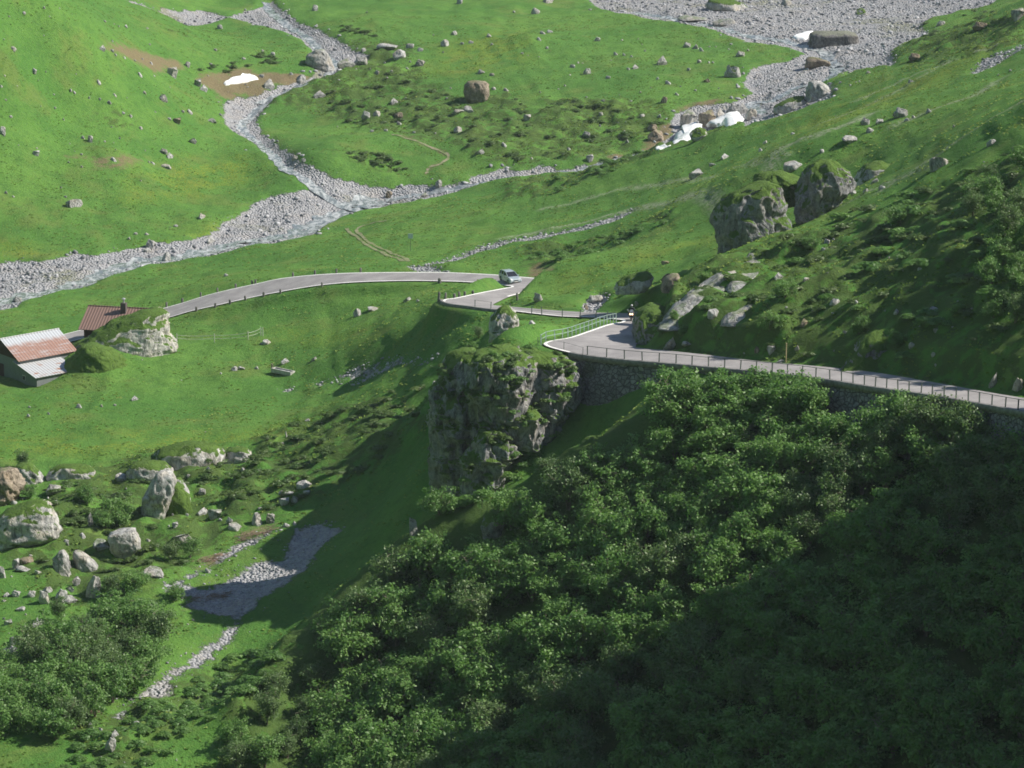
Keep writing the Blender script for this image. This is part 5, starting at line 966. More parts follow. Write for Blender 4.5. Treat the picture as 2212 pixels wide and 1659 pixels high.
# dead brushwood and fallen branches
def brush(fr, x, y, w, label, ang, n=60, seed=1):
    p = at(fr, x, y); d = project(p)[2]; L = w * CP * d / FD; rg = np.random.default_rng(seed); mb = MB()
    for k in range(n):
        t = rg.uniform(-.5, .5) * L; c = np.array([t * math.cos(ang), t * math.sin(ang), 0]) + rg.normal(size=3) * (.35, .35, 0); c[2] = ground(p[0] + c[0], p[1] + c[1]) - p[2] + rg.uniform(.02, .3)
        a = ang + rg.normal() * .5; l = rg.uniform(.5, 1.3); e = c + [l * math.cos(a), l * math.sin(a), rg.uniform(-.1, .25)]
        mb.tube([c, (c + e) / 2 + rg.normal(size=3) * .05, e], [.03, .022, .01], 4, False)
    o = mb.build('brushwood', M_TWIGB); o.location = p; return tag(o, label, 'brushwood')
M_TWIGB = plain('dead_twigs', (.23, .165, .125), .9, .3, 3)
brush('K', 2000, 1120, 280, 'heap of dead brown brushwood at the top of the scree', .45, 90, 2); brush('K', 1660, 1320, 230, 'lower heap of dead brushwood beside the scree', .6, 70, 3)
brush('O', 1620, 320, 330, 'brown dead branches lying across the shaded scree', .35, 60, 4); brush('O', 620, 1240, 250, 'pale fallen branches under the lower left bushes', .3, 36, 5)

# ---- grass tufts over the meadows (beyond counting)
def tuft_mat():
    t = NT('grass_tufts'); c = t.mix(t.attr('tint'), (.130, .235, .040), (.250, .330, .080)); d = t.bsdf(c, .7, None, .2); tr = t.n('ShaderNodeBsdfTranslucent'); t.link(c, tr.inputs[0])
    mx = t.n('ShaderNodeMixShader'); mx.inputs[0].default_value = .4; t.link(d, mx.inputs[1]); t.link(tr.outputs[0], mx.inputs[2]); return t.done(mx.outputs[0])
rg = np.random.default_rng(71); N_ = 420000
tt = 205 + (640 - 205) * rg.random(N_) ** .8; xx = (rg.random(N_) * 2 - 1) * tt * .19
cl_ = fbm2(xx / 2.6, tt / 2.6, 3, 61) + .35 * fbm2(xx / 12, tt / 12, 2, 62)
ok = (bil(xx, tt, gm) < .3) & (bil(xx, tt, roadm) < .05) & (bil(xx, tt, dm) < .4) & (cl_ > -.25 + .7 * rg.random(N_)) & (bil(xx, tt, np.minimum(hm, 2)) < 1.5)
rd_ = np.array([kd.find((a, b, 0))[2] if lo[0] < a < hi[0] and lo[1] < b < hi[1] else 9 for a, b in zip(xx[ok], tt[ok])]) > .9
xx = xx[ok][rd_][:45000]; tt = tt[ok][rd_][:45000]; zz = bil(xx, tt, GZ); n = len(xx); print('tufts', n)
h_ = rg.uniform(.03, .09, n) * (1 + .8 * (bil(xx, tt, hm) > .4)); w_ = rg.uniform(.10, .26, n); tint = np.clip(.5 + .9 * fbm2(xx / 5, tt / 5, 3, 65) + rg.normal(0, .2, n), 0, 1)
V = []; T_ = []
for q in range(2):
    a = rg.uniform(0, 2 * math.pi, n); dx, dy = np.cos(a) * w_, np.sin(a) * w_; lx, ly = rg.normal(0, .12, n), rg.normal(0, .12, n)
    V.append(np.stack([np.column_stack([xx - dx, tt - dy, zz - .03]), np.column_stack([xx + dx, tt + dy, zz - .03]), np.column_stack([xx + dx * .6 + lx, tt + dy * .6 + ly, zz + h_]), np.column_stack([xx - dx * .6 + lx, tt - dy * .6 + ly, zz + h_])], 1)); T_.append(np.repeat(tint, 4))
V = np.concatenate(V).reshape(-1, 3); gr_ = mesh_obj('grass', V, np.arange(len(V)).reshape(-1, 4), tuft_mat()); fattr(gr_, 'tint', np.concatenate(T_)); tag(gr_, 'loose grass tufts over the meadows and slopes', 'grass', kind='stuff')
# ------------------------------------------------------------------ retaining wall, coping
def masonry():
    t = NT('dry_masonry'); p = t.pos(); w = t.noise(p, 1.2, 3); pv = t.n('ShaderNodeVectorMath', operation='ADD'); t.link(t.mapv(p, (1, 1, 1.35)), pv.inputs[0]); wv = t.n('ShaderNodeTexNoise'); t.link(p, wv.inputs[0]); wv.inputs['Scale'].default_value = 1.4
    sc = t.n('ShaderNodeVectorMath', operation='SCALE'); t.link(wv.outputs['Color'], sc.inputs[0]); sc.inputs['Scale'].default_value = .35; t.link(sc.outputs[0], pv.inputs[1])
    e = t.vor(pv.outputs[0], 1.7, 'DISTANCE_TO_EDGE'); cc = t.vor(pv.outputs[0], 1.7, 'F1', 'Color'); s = t.n('ShaderNodeSeparateColor'); t.link(cc, s.inputs[0])
    c = t.mix(s.outputs[0], (.17, .175, .19), (.30, .30, .315)); c = t.mix(t.ramp(t.noise(p, 3, 4), .4, .7, 0, .4), c, (.14, .145, .13)); c = t.mix(t.ramp(e, 0, .09, .9, 0), c, (.075, .075, .08))
    c = t.mix(t.ramp(t.noise(t.mapv(p, (1, 1, .4)), .5, 3), .58, .7, 0, .6), c, (.07, .10, .04))
    h = t.math('ADD', t.ramp(e, 0, .14), t.math('MULTIPLY', s.outputs[1], .5))
    return t.done(t.bsdf(c, .92, t.bump(h, 1, .14), .15))
M_WALL = masonry(); M_CONC = plain('weathered_concrete', (.20, .195, .19), .9, .25, 2.5); M_STEEL = plain('grey_green_steel', (.10, .125, .115), .6, .2, 8, .3); M_GREEN = plain('pale_green_steel', (.27, .36, .33), .6, .2, 8, .2)
M_STONE = plain('kerb_stone_grey', (.16, .155, .15), .9, .3, 6, bumpd=.03)
def outward(i): 
    d = DL[i] - DR[i]; d[2] = 0; return d / np.linalg.norm(d)
# outward direction from the run of the edge itself
def edge_normals(A, B):
    tg = np.gradient(A[:, :2], axis=0); nr = np.column_stack([tg[:, 1], -tg[:, 0]]); nr /= np.linalg.norm(nr, axis=1)[:, None] + 1e-9
    s = np.sign(((A - B)[:, :2] * nr).sum(1)); return nr * s[:, None]
NL = edge_normals(DL, DR)
def wall_strip(name, i0, i1, offs, mat, parent, rough=0, sub=1, label=None):
    """cross-section offs = [(outward, dz)...] swept along the outer road edge"""
    A = DL[i0:i1]; Nn = NL[i0:i1]; K = len(offs); V = []
    for o_, dz in offs: V.append(np.column_stack([A[:, :2] + Nn * o_, A[:, 2] + dz]))
    V = np.stack(V, 1); n = len(A)
    if rough:
        q = V.reshape(-1, 3); r = fbm3(q * 1.1, 3, 9); V[:, :, :2] += (Nn[:, None, :] * (r.reshape(n, K)[:, :, None] * rough))
    ix = np.arange(n * K).reshape(n, K)
    F = np.stack([ix[:-1, :-1], ix[:-1, 1:], ix[1:, 1:], ix[1:, :-1]], -1).reshape(-1, 4)
    o = mesh_obj(name, V.reshape(-1, 3), F, mat, parent); bm = bmesh.new(); bm.from_mesh(o.data); bmesh.ops.recalc_face_normals(bm, faces=bm.faces); bm.to_mesh(o.data); bm.free()
    if label: o['label'] = label
    return o
WE = WALL_N * NSUB + 4
wall = empty('retaining_wall', DL[60]); wall_loc = Vector(DL[60]); tag(wall, 'long stone retaining wall with concrete coping carrying the near road', 'wall')
def adopt(o, p): o.parent = p; o.matrix_parent_inverse = Matrix.Translation(-p.location)
a = wall_strip('masonry', 0, WE, [(.26, -.44)] + [(.26 + .09 * k, -.44 - .55 * k) for k in range(1, 15)], M_WALL, None, .22); adopt(a, wall)
a = wall_strip('coping', 0, WE, [(-.12, -.3), (-.12, .11), (-.06, .14), (.36, .14), (.42, .10), (.42, -.45), (.2, -.46)], M_CONC, None); adopt(a, wall)
hp = empty('hairpin_wall', DL[265]); tag(hp, 'low dark retaining wall around the tip of the left hairpin', 'wall')
a = wall_strip('masonry', 246, 286, [(.2, -.2), (.22, -.6), (.3, -1.2), (.4, -2.0), (.5, -3)], M_WALL, None, .1); adopt(a, hp)
a = wall_strip('coping', 246, 286, [(-.1, -.2), (-.1, .16), (.34, .16), (.34, -.22)], M_CONC, None); adopt(a, hp)

# ------------------------------------------------------------------ railings and posts
U_DL = np.array([project(p)[:2] for p in DL])
def edge_at(u, i0, i1, v=None):
    uu = U_DL[i0:i1]; d = np.abs(uu[:, 0] - u) if v is None else np.hypot(uu[:, 0] - u, uu[:, 1] - v); k = int(np.argmin(d)) + i0
    a, b = max(k - 1, 0), min(k + 1, NS - 1); t = np.clip((u - U_DL[a, 0]) / (U_DL[b, 0] - U_DL[a, 0] + 1e-9), 0, 1) if abs(U_DL[b, 0] - U_DL[a, 0]) > .3 else .5
    return DL[a] * (1 - t) + DL[b] * t, NL[k]
def railing(name, pts, label, h, w, mat, rails, rw=.03):
    r = empty(name, pts[0]); tag(r, label, 'railing')
    for p in pts:
        mb = MB(); hh = h * random.uniform(.97, 1.03)
        mb.box((0, 0, hh / 2 - .1), (w, w * .35, hh + .2)).box((0, w * .35, hh / 2 - .1), (w * .35, w * .6, hh + .2)); o = mb.build('post', mat, r); o.location = Vector(p) - r.location; o.rotation_euler = (random.uniform(-.05, .05), random.uniform(-.05, .05), .5 + random.uniform(-.1, .1))
    for dz in rails:
        mb = MB(); mb.tube([Vector(p) - r.location + Vector((0, 0, dz + random.uniform(-.015, .015))) for p in pts], rw, 6); mb.build('rail', mat, r)
    return r
gx = [655, 805, 945, 1085, 1218, 1352, 1478, 1608, 1735, 1860, 1985, 2110]; jx = [235, 355, 470, 580, 690, 783, 873, 962, 1048, 1137, 1227, 1315, 1410, 1497, 1590, 1685, 1782, 1870, 1968, 2075, 2175, 2290]
pts = []
for u in [P('G', x, 0)[0] for x in gx] + [P('J', x, 0)[0] for x in jx]:
    p, n = edge_at(u, 0, WE); pts.append((p[0] + n[0] * .14, p[1] + n[1] * .14, p[2] + .14))
railing('guard_railing', pts, 'long steel railing with square posts on the near retaining wall', .98, .12, M_STEEL, (.96,), .028)
pts = []
for i, k in ((108, 0), (113, 0)):
    p = DL[i]; pts.append((p[0], p[1] - .3, ground(p[0], p[1] - .3) + .02 if False else p[2] - .1))
p0 = edge_at(P('G', 655, 0)[0], 0, WE)[0]
railing('guard_railing', [hit(*P('G', 258, 1178)), hit(*P('G', 462, 1212)), (p0[0] - .6, p0[1], p0[2])], 'thin cable fence with two slender posts on the cliff edge', .95, .06, M_STEEL, (.92,), .015)
pts = []
for x, y in ((95, 1118), (215, 1128), (335, 1128), (405, 1118), (465, 1112), (510, 1102), (542, 1093), (574, 1083), (606, 1073), (638, 1064), (670, 1054), (702, 1043), (734, 1033), (764, 1022), (792, 1014), (818, 1006), (844, 1000), (868, 996), (890, 992)):
    u, v = P('G', x, y); p, n = edge_at(u, 118, 174, v); pts.append((p[0] + n[0] * .25, p[1] + n[1] * .25, p[2] - .02))
railing('green_railing', pts, 'pale green railing curving along the upper bend above the grass bank', 1.05, .12, M_GREEN, (1.03, .55), .035)
pts = []
for x, y in ((55, 895), (225, 915), (305, 922), (465, 942), (605, 950), (730, 955), (825, 962)):
    u, v = P('G', x, y); p, n = edge_at(u, 200, 262, v); pts.append((p[0] + n[0] * .3, p[1] + n[1] * .3, p[2] - .05))
railing('fence', pts, 'dark post and wire fence along the lower road leg above the bank', 1.05, .11, M_STEEL, (1.0, .55), .014)
pts = [edge_at(*(lambda q: (q[0], 240, 290, q[1]))(P('F', x, y)))[0] + np.array([0, 0, .1]) for x, y in ((1752, 872), (1877, 892))]
railing('fence', pts, 'two dark posts with wire on the hairpin retaining wall', .95, .1, M_STEEL, (.9,), .014)
def guard_stone(p, h, label, group, w=.3):
    bm = bmesh.new(); mb = MB(); n = 8
    prof = [(w * .62, -.25), (w * .60, h * .2), (w * .55, h * .8), (w * .42, h * .97), (.0, h)]
    mb.lathe(prof, Matrix.Rotation(random.uniform(0, 1), 4, 'Z') @ Matrix.Scale(.8, 4, (0, 1, 0)), 8); o = mb.build('guard_stone', M_STONE); o.location = p; o.rotation_euler = (random.uniform(-.1, .1), random.uniform(-.1, .1), random.uniform(0, 3)); bm.free()
    return tag(o, label, 'guard stone', group)
U_DR = np.array([project(p)[:2] for p in DR]); NR = edge_normals(DR, DL)
for fr, x, y in (('E', 1300, 865), ('E', 1445, 822), ('E', 1577, 785), ('E', 1702, 752), ('E', 1843, 712), ('E', 1985, 680), ('F', 0, 672), ('F', 305, 630), ('F', 475, 612), ('F', 645, 605), ('F', 828, 598)):
    u, v = P(fr, x, y); k = 300 + int(np.argmin(np.hypot(U_DR[300:, 0] - u, U_DR[300:, 1] - v))); p = DR[k] + np.append(NR[k], 0) * .5; p[2] = ground(p[0], p[1])
    guard_stone(p, .75, 'dark guard stone on the river side of the lower road', 'guard stones on the river side of the lower road')
for fr, x, y in (('E', 1560, 902), ('E', 1700, 866), ('E', 1817, 837), ('E', 1940, 806), ('E', 2083, 780), ('F', 92, 778), ('F', 230, 750), ('F', 572, 698)):
    u, v = P(fr, x, y); k = 300 + int(np.argmin(np.hypot(U_DL[300:, 0] - u, U_DL[300:, 1] - v))); p = DL[k] + np.append(NL[k], 0) * .5; p[2] = ground(p[0], p[1])
    guard_stone(p, .7, 'dark guard stone on the meadow side of the lower road', 'guard stones on the meadow side of the lower road')
p = hit(*P('F', 1472, 682)); guard_stone(p, .7, 'single thick guard stone on the inside edge near the car', None, .55)
for fr, x, y, h, lb in (('F', 1470, 818, 1.3, 'tall pointed stone at the tip of the left hairpin'), ('F', 1540, 792, .9, 'leaning dark stone by the left hairpin'), ('F', 1605, 785, .6, 'first low stone after the leaning one by the hairpin'), ('F', 1660, 772, .7, 'middle low stone of the row by the hairpin'), ('F', 1703, 762, .6, 'third low stone of the row by the hairpin'), ('F', 1748, 755, .5, 'last and smallest stone of the row by the hairpin'), ('G', 95, 818, 1.0, 'dark stone post on the inner grass tip of the hairpin')):
    u, v = P(fr, x, y); k = 262 + int(np.argmin(np.hypot(U_DL[262:340, 0] - u, U_DL[262:340, 1] - v))) if fr == 'F' else None
    p = (DL[k] + np.append(NL[k], 0) * .45) if k else hit(u, v); p[2] = ground(p[0], p[1]); guard_stone(p, h, lb, None, .32)
# marker pole, sign, wire fence
p = hit(*P('J', 335, 1308)); mb = MB(); mb.tube([(0, 0, -.2), (0.02, 0, 2.05)], .055, 8); o = mb.build('marker_pole', plain('weathered_pale_wood', (.46, .37, .22), .8, .2, 4)); o.location = p; tag(o, 'pale wooden snow marker pole on the verge of the near road', 'pole')
p = hit(*P('F', 1245, 428)); s = empty('sign', p); tag(s, 'small white sign board on a thin pole in the meadow above the road', 'sign')
mb = MB(); mb.tube([(0, 0, -.2), (0, 0, 2.6)], .035, 6); mb.build('pole', M_STEEL, s); mb = MB(); mb.box((0, -.05, 2.3), (.75, .03, .75)); mb.build('board', plain('white_sign_board', (.62, .68, .74), .5, .05), s, .01)
pts = [hit(*P(f, x, y)) for f, x, y in (('E', 1395, 1148), ('E', 1690, 1150), ('E', 1955, 1130), ('E', 2055, 1095), ('E', 2072, 1100))]
fn = empty('wire_fence', pts[0]); tag(fn, 'thin pasture fence with pale tapes running right from the rock mound', 'fence'); M_PALE = plain('pale_tape', (.55, .56, .52), .6, .1)
for q in pts:
    mb = MB(); mb.tube([(0, 0, -.2), (0, 0, 1.25)], .05, 5); o = mb.build('post', M_PALE, fn); o.location = Vector(q) - fn.location
for dz in (1.0, .55):
    mb = MB()
    run = []
    for a_, b_ in zip(pts[:4], pts[1:5]):
        for t in (0, .33, .66): run.append(Vector(a_).lerp(Vector(b_), t) - fn.location + Vector((0, 0, dz - .12 * math.sin(math.pi * t))))
    mb.tube(run, .022, 4); mb.build('tape', M_PALE, fn)
# water trough
p = hit(*P('F', 240, 1395)); tr = empty('water_trough', p, R(-38)); tag(tr, 'long concrete water trough standing in the near meadow', 'trough')
L_, W_, H_ = 3.3, .8, .55; mb = MB()
for c, d in (((0, -W_ / 2, H_ / 2), (L_, .12, H_)), ((0, W_ / 2, H_ / 2), (L_, .12, H_)), ((-L_ / 2 - .05, 0, H_ / 2), (.12, W_ + .12, H_ + .01)), ((L_ / 2 + .05, 0, H_ / 2), (.12, W_ + .12, H_ + .01)), ((0, 0, .08), (L_, W_ - .1, .16))): mb.box(c, d)
mb.build('basin', plain('pale_concrete', (.42, .41, .385), .9, .2, 3), tr)
mb = MB(); mb.box((0, 0, H_ * .72), (L_ - .02, W_ - .14, .02)); mb.build('water', M_WATER, tr)
mb = MB(); mb.tube([(-L_ / 2 - .35, 0, -.1), (-L_ / 2 - .35, 0, 1.05)], .1, 6).tube([(-L_ / 2 - .35, 0, .85), (-L_ / 2 + .1, 0, .8)], .04, 6); mb.build('spout_post', M_TWIG, tr)

# ------------------------------------------------------------------ barn and house
def metal_roof(name, base, rust, amt, ax=0, sc=2.2):
    t = NT(name); p = t.pos(True); n = t.noise(t.mapv(p, (.35, 1.6, 1)), 1.1, 5, .7); n2 = t.noise(p, .35, 3)
    f = t.ramp(t.math('ADD', t.math('MULTIPLY', n, .6), t.math('MULTIPLY', n2, .6)), .62 - amt, .74 - amt)
    sx = t.n('ShaderNodeSeparateXYZ'); t.link(p, sx.inputs[0])
    if name.startswith('rusted'):
        st_ = t.noise(t.mapv(p, (2.2, .25, 1)), 1.0, 3); f = t.math('MULTIPLY', t.ramp(t.math('ADD', sx.outputs[1], t.math('MULTIPLY', st_, 1.6)), 4.3, 3.2), t.ramp(n, .30, .52, .35, .95))
    c = t.mix(f, base, t.mix(t.noise(p, 3, 3), rust, tuple(q * 1.5 for q in rust)))
    wv = t.math('SINE', t.math('MULTIPLY', sx.outputs[ax], 2 * math.pi * sc))
    c = t.mix(t.ramp(wv, -1, -.3, .35, 0), c, tuple(q * .5 for q in base))
    return t.done(t.bsdf(c, .6, t.bump(wv, .6, .04), .4, .0))
def boards(name, col, ax=0, sc=4.):
    t = NT(name); p = t.pos(True); sx = t.n('ShaderNodeSeparateXYZ'); t.link(p, sx.inputs[0]); f = t.math('FRACT', t.math('MULTIPLY', sx.outputs[ax], sc)); n = t.noise(t.mapv(p, (2, 2, .5)), 2, 4)
    c = t.mix(n, tuple(q * .7 for q in col), tuple(q * 1.3 for q in col)); c = t.mix(t.ramp(f, 0, .12, .7, 0), c, tuple(q * .25 for q in col)); return t.done(t.bsdf(c, .9, t.bump(f, .3, .02), .15))
M_RUST = metal_roof('rusted_sheet_roof', (.46, .48, .52), (.24, .125, .09), .10); M_TIN = metal_roof('bleached_sheet_roof', (.46, .47, .49), (.26, .13, .08), -.02); M_BROOF = metal_roof('brown_ribbed_roof', (.23, .145, .12), (.16, .10, .08), -.1, 0, 2.4)
M_BWALL = boards('grey_blue_boards', (.20, .215, .225), 1, 3); M_DARKW = boards('dark_brown_boards', (.075, .05, .04), 1, 5); M_GLASS = plain('dark_glass', (.02, .022, .026), .15, .1, 1, spec=.6); M_FRAME = plain('painted_frame', (.5, .5, .48), .6, .1)
def sheet(bl, th=.07):
    """roof slab from four corners, given thickness"""
    q = [Vector(x) for x in bl]; n = (q[1] - q[0]).cross(q[3] - q[0]).normalized(); n = n if n.z > 0 else -n
    return [x for x in q] + [x - n * th for x in q], [(0, 1, 2, 3), (7, 6, 5, 4), (0, 4, 5, 1), (1, 5, 6, 2), (2, 6, 7, 3), (3, 7, 4, 0)]
pe = atz(42.5, 778, 11.8); av = Vector((.77, .638, 0)); ang = math.atan2(av.y, av.x)      # x along the ridge, y = uphill side
g0 = 8.4
b = empty('barn', (pe[0], pe[1], g0), ang); tag(b, 'low grey barn with rust streaked sheet roof and white lean-to', 'barn')
eh = 11.8 - g0; LB, HS, RZ = 8.6, 4.5, 2.1                              # local: eave along x at y=0, ridge at y=+HS
mb = MB(); mb.add(*sheet([(-.3, -.25, eh - .1), (LB + .3, -.25, eh - .1), (LB + .3, HS, eh + RZ), (-.3, HS, eh + RZ)])); mb.build('roof', M_RUST, b)['label'] = 'rust streaked roof slope facing the road'
mb = MB(); mb.add(*sheet([(LB + .3, HS * 2 + .25, eh - .1), (-.3, HS * 2 + .25, eh - .1), (-.3, HS + .002, eh + RZ - .01), (LB + .3, HS + .002, eh + RZ - .01)])); mb.build('roof', M_TIN, b)
mb = MB(); mb.tube([(-.32, HS, eh + RZ + .03), (LB + .32, HS, eh + RZ + .03)], .1, 6); mb.build('ridge_cap', M_TIN, b)
mb = MB(); mb.box((LB / 2, HS, eh / 2 - .9), (LB - .1, HS * 2 - .1, eh + 1.6)); mb.build('wall', M_BWALL, b)
mb = MB(); prof = [(.12, eh - .12), (HS * 2 - .12, eh - .12), (HS, eh + RZ - .1)]
for x0 in (-.02, LB - .1): mb.add([(x0, y, z) for y, z in prof] + [(x0 + .12, y, z) for y, z in prof], [(0, 1, 2), (5, 4, 3), (0, 3, 4, 1), (1, 4, 5, 2), (2, 5, 3, 0)])
mb.build('gable', M_DARKW, b)
LT = 4.6; lt = MB(); lt.add(*sheet([(-.35, 1.3, eh - .35), (6.4, 1.3, eh - .35), (6.4, -LT, eh - 1.5), (-.35, -LT, eh - 1.5)])); lt.build('lean_to_roof', M_TIN, b)['label'] = 'white lean-to roof with rust at its far end'
mb = MB(); xs_ = (0.0, 6.1)
prof = [(-LT + .3, -1.6), (-LT + .3, eh - 1.56), (0.0, eh - .62), (0.0, -1.6)]
mb.add([(xs_[0], y, z) for y, z in prof] + [(xs_[1], y, z) for y, z in prof], [(0, 1, 2, 3), (7, 6, 5, 4), (0, 4, 5, 1), (1, 5, 6, 2), (2, 6, 7, 3), (3, 7, 4, 0)]); mb.build('lean_to_wall', M_BWALL, b)
mb = MB(); mb.box((-.02, -1.0, 1.15), (.06, .75, .65)); w_ = mb.build('window', M_FRAME, b); mb = MB(); mb.box((-.06, -1.0, 1.15), (.02, .62, .52)); mb.build('pane', M_GLASS, w_)
mb = MB(); mb.box((-.03, 5.2, .9), (.06, 1.6, 2.1)); mb.build('door', M_DARKW, b)

rp = atz(190.5, 660, 14.1); hv = Vector((.978, -.21, 0)); hang = math.atan2(hv.y, hv.x)
hs = empty('house', (rp[0], rp[1], 8.6), hang); tag(hs, 'alpine house with brown ribbed roof and chimney, half hidden by the rock mound', 'house')
rz = 14.1 - 8.6; HL, HH, DZ = 10.2, 4.4, 2.4
mb = MB(); mb.add(*sheet([(0, -HH, rz - DZ), (HL, -HH, rz - DZ), (HL, 0, rz), (0, 0, rz)], .1)); mb.build('roof', M_BROOF, hs)
mb = MB(); mb.add(*sheet([(HL, HH, rz - DZ), (0, HH, rz - DZ), (0, .003, rz - .005), (HL, .003, rz - .005)], .1)); mb.build('roof', M_BROOF, hs)
mb = MB(); mb.tube([(-.02, 0, rz + .03), (HL + .02, 0, rz + .03)], .09, 6); mb.build('ridge_cap', M_BROOF, hs)
wz = rz - DZ * .9; prof = [(-HH + .7, -1), (-HH + .7, wz - .25), (0, rz - .2), (HH - .7, wz - .25), (HH - .7, -1)]
mb = MB(); n_ = len(prof); mb.add([(.6, y, z) for y, z in prof] + [(HL - .6, y, z) for y, z in prof], [tuple(range(n_)), tuple(range(2 * n_ - 1, n_ - 1, -1))] + [(i, (i + 1) % n_, (i + 1) % n_ + n_, i + n_) for i in range(n_)]); mb.build('wall', M_DARKW, hs)
for x0 in (2.2, 4.6, 7.4):
    mb = MB(); mb.box((x0, -HH + .68, 1.5), (1.0, .06, 1.1)); w_ = mb.build('window', M_FRAME, hs); mb = MB(); mb.box((x0, -HH + .64, 1.5), (.84, .02, .94)); mb.build('pane', M_GLASS, w_)
mb = MB(); mb.box((6.1, -HH + .67, .95), (.95, .05, 2.0)); mb.build('door', M_BWALL, hs)
cx = 5.6; ch = MB(); ch.box((cx, -.75, rz + .1), (.75, .75, 1.5)); c_ = ch.build('chimney', plain('dark_chimney', (.10, .085, .08), .9), hs)
mb = MB(); mb.tube([(cx, -.75, rz + .84), (cx, -.75, rz + 1.35)], .13, 8).lathe([(0, 1.62), (.28, 1.45), (.30, 1.40), (.12, 1.38)], Matrix.Translation((cx, -.75, rz)), 10); mb.build('cowl', plain('zinc_cowl', (.40, .42, .43), .5, .1, metal=.4), c_)
# ------------------------------------------------------------------ car
def carpaint(name, col, rough=.3, metal=.55):
    t = NT(name); n = t.noise(t.pos(True), 6, 3); return t.done(t.bsdf(t.mix(n, tuple(q * .9 for q in col), tuple(q * 1.08 for q in col)), rough, None, .5, metal, **{'Coat Weight': .6}))
M_PAINT = carpaint('silver_blue_paint', (.42, .49, .52), .3, .3); M_TYRE = plain('tyre_rubber', (.02, .02, .02), .9, .2, 10); M_RIM = plain('alloy_rim', (.45, .46, .47), .35, .1, 5, .8); M_BLACK = plain('black_plastic', (.025, .025, .027), .6, .2, 8)
M_LAMP = plain('lamp_glass', (.75, .77, .78), .12, .05, 4, .2, .7); M_PLATE = plain('plate_white', (.75, .75, .72), .5, .05)
def wheel(parent, x, y, r, w, name='wheel'):
    s = 1 if y > 0 else -1; Mx = Matrix.Rotation(R(90), 4, 'X')
    root = MB(); root.lathe([(.06, -w * .3), (.10, -w * .45), (.10, w * .45), (.06, w * .3)], Mx, 12); o = root.build(name, M_BLACK, parent); o.location = (x, y, r)
    mb = MB(); mb.lathe([(r * .64, -w / 2), (r * .92, -w / 2), (r, -w * .3), (r, w * .3), (r * .92, w / 2), (r * .64, w / 2), (r * .64, -w / 2)], Mx, 24); mb.build('tyre', M_TYRE, o, 0, True)
    mb = MB(); mb.lathe([(r * .65, -w * .42), (r * .55, -w * .3), (r * .55, w * .3), (r * .65, w * .42)], Mx, 20)
    for k in range(5):
        a = 2 * math.pi * k / 5; mb.tube([(0, -s * -w * .32, 0), (r * .6 * math.cos(a), s * w * .34, r * .6 * math.sin(a))], .035, 5)
    mb.build('rim', M_RIM, o)
    return o
i0 = 358; p = DL[i0] * .36 + DR[i0] * .64
uC, vC = 1102, 609; best = None
for i in range(330, 400):
    for t in (.25, .3, .35, .4, .45, .5, .55, .6, .65, .7):
        q = DL[i] * (1 - t) + DR[i] * t; uu, vq, _ = project(q); e = abs(uu - uC) + abs(vq - vC)
        if best is None or e < best[0]: best = (e, q)
p = best[1]
car = empty('car', (p[0], p[1], p[2] + .012), R(-90) + R(24)); tag(car, 'silver blue hatchback driving up through the right hairpin', 'car')
mb = MB(); prof = [(-1.98, .34), (-2.04, .62), (-2.0, .9), (-1.85, .98), (-.6, .99), (.85, .97), (1.45, .90), (1.85, .76), (2.03, .58), (2.06, .38), (1.98, .24), (-1.92, .24)]
mb.prism(prof, -.86, .86, .07)
for x in (-1.25, 1.28):
    for s in (-1, 1): mb.lathe([(.36, -.03), (.40, -.03), (.40, .05), (.36, .05)], Matrix.Translation((x, s * .845, .33)) @ Matrix.Rotation(R(90), 4, 'X'), 18)
mb.build('body', M_PAINT, car, .05)
mb = MB(); mb.prism([(-1.93, .96), (-1.72, 1.36), (-.1, 1.42), (.98, .955)], -.76, .76, .17); mb.build('windows', M_GLASS, car, .02)
mb = MB(); mb.prism([(-1.80, 1.36), (-1.62, 1.43), (-.85, 1.485), (-.15, 1.46), (.02, 1.40), (-1.6, 1.37)], -.63, .63, .04); mb.build('roof', M_PAINT, car, .02)
for s in (-1, 1):
    mb = MB()
    for a_, b_ in (((1.0, s * .775, .96), (-.05, s * .62, 1.43)), ((-.42, s * .79, .97), (-.5, s * .63, 1.45)), ((-1.30, s * .79, .97), (-1.38, s * .63, 1.43)), ((-1.95, s * .76, .95), (-1.7, s * .62, 1.40))): mb.tube([a_, b_], .045, 6)
    mb.build('pillar', M_PAINT, car)
    mb = MB(); mb.box((1.83, s * .62, .70), (.34, .36, .17), Matrix.Rotation(s * -.35, 3, 'Z') @ Matrix.Rotation(.5, 3, 'Y')); mb.build('headlight', M_LAMP, car, .03)
    mb = MB(); mb.box((.72, s * .93, 1.0), (.14, .2, .14)); mb.build('mirror', M_LAMP if False else M_PAINT, car, .03)
    mb = MB(); mb.box((-.85, s * .866, .72), (.16, .02, .03)).box((.12, s * .866, .72), (.16, .02, .03)); mb.build('door_handle', M_BLACK, car)
    mb = MB(); mb.box((-2.0, s * .68, .78), (.08, .2, .3)); mb.build('taillight', plain('red_lens' if s > 0 else 'red_lens_2', (.35, .02, .02), .3), car, .02)
    for x in (-1.25, 1.28): wheel(car, x, s * .78, .31, .2)
mb = MB(); mb.box((2.03, 0, .60), (.06, .72, .11)); mb.build('grille', M_BLACK, car, .01)
mb = MB(); mb.box((2.05, 0, .34), (.06, 1.3, .13)); mb.build('bumper_intake', M_BLACK, car, .01)
mb = MB(); mb.box((2.085, 0, .46), (.02, .50, .11)); mb.build('number_plate', M_PLATE, car)
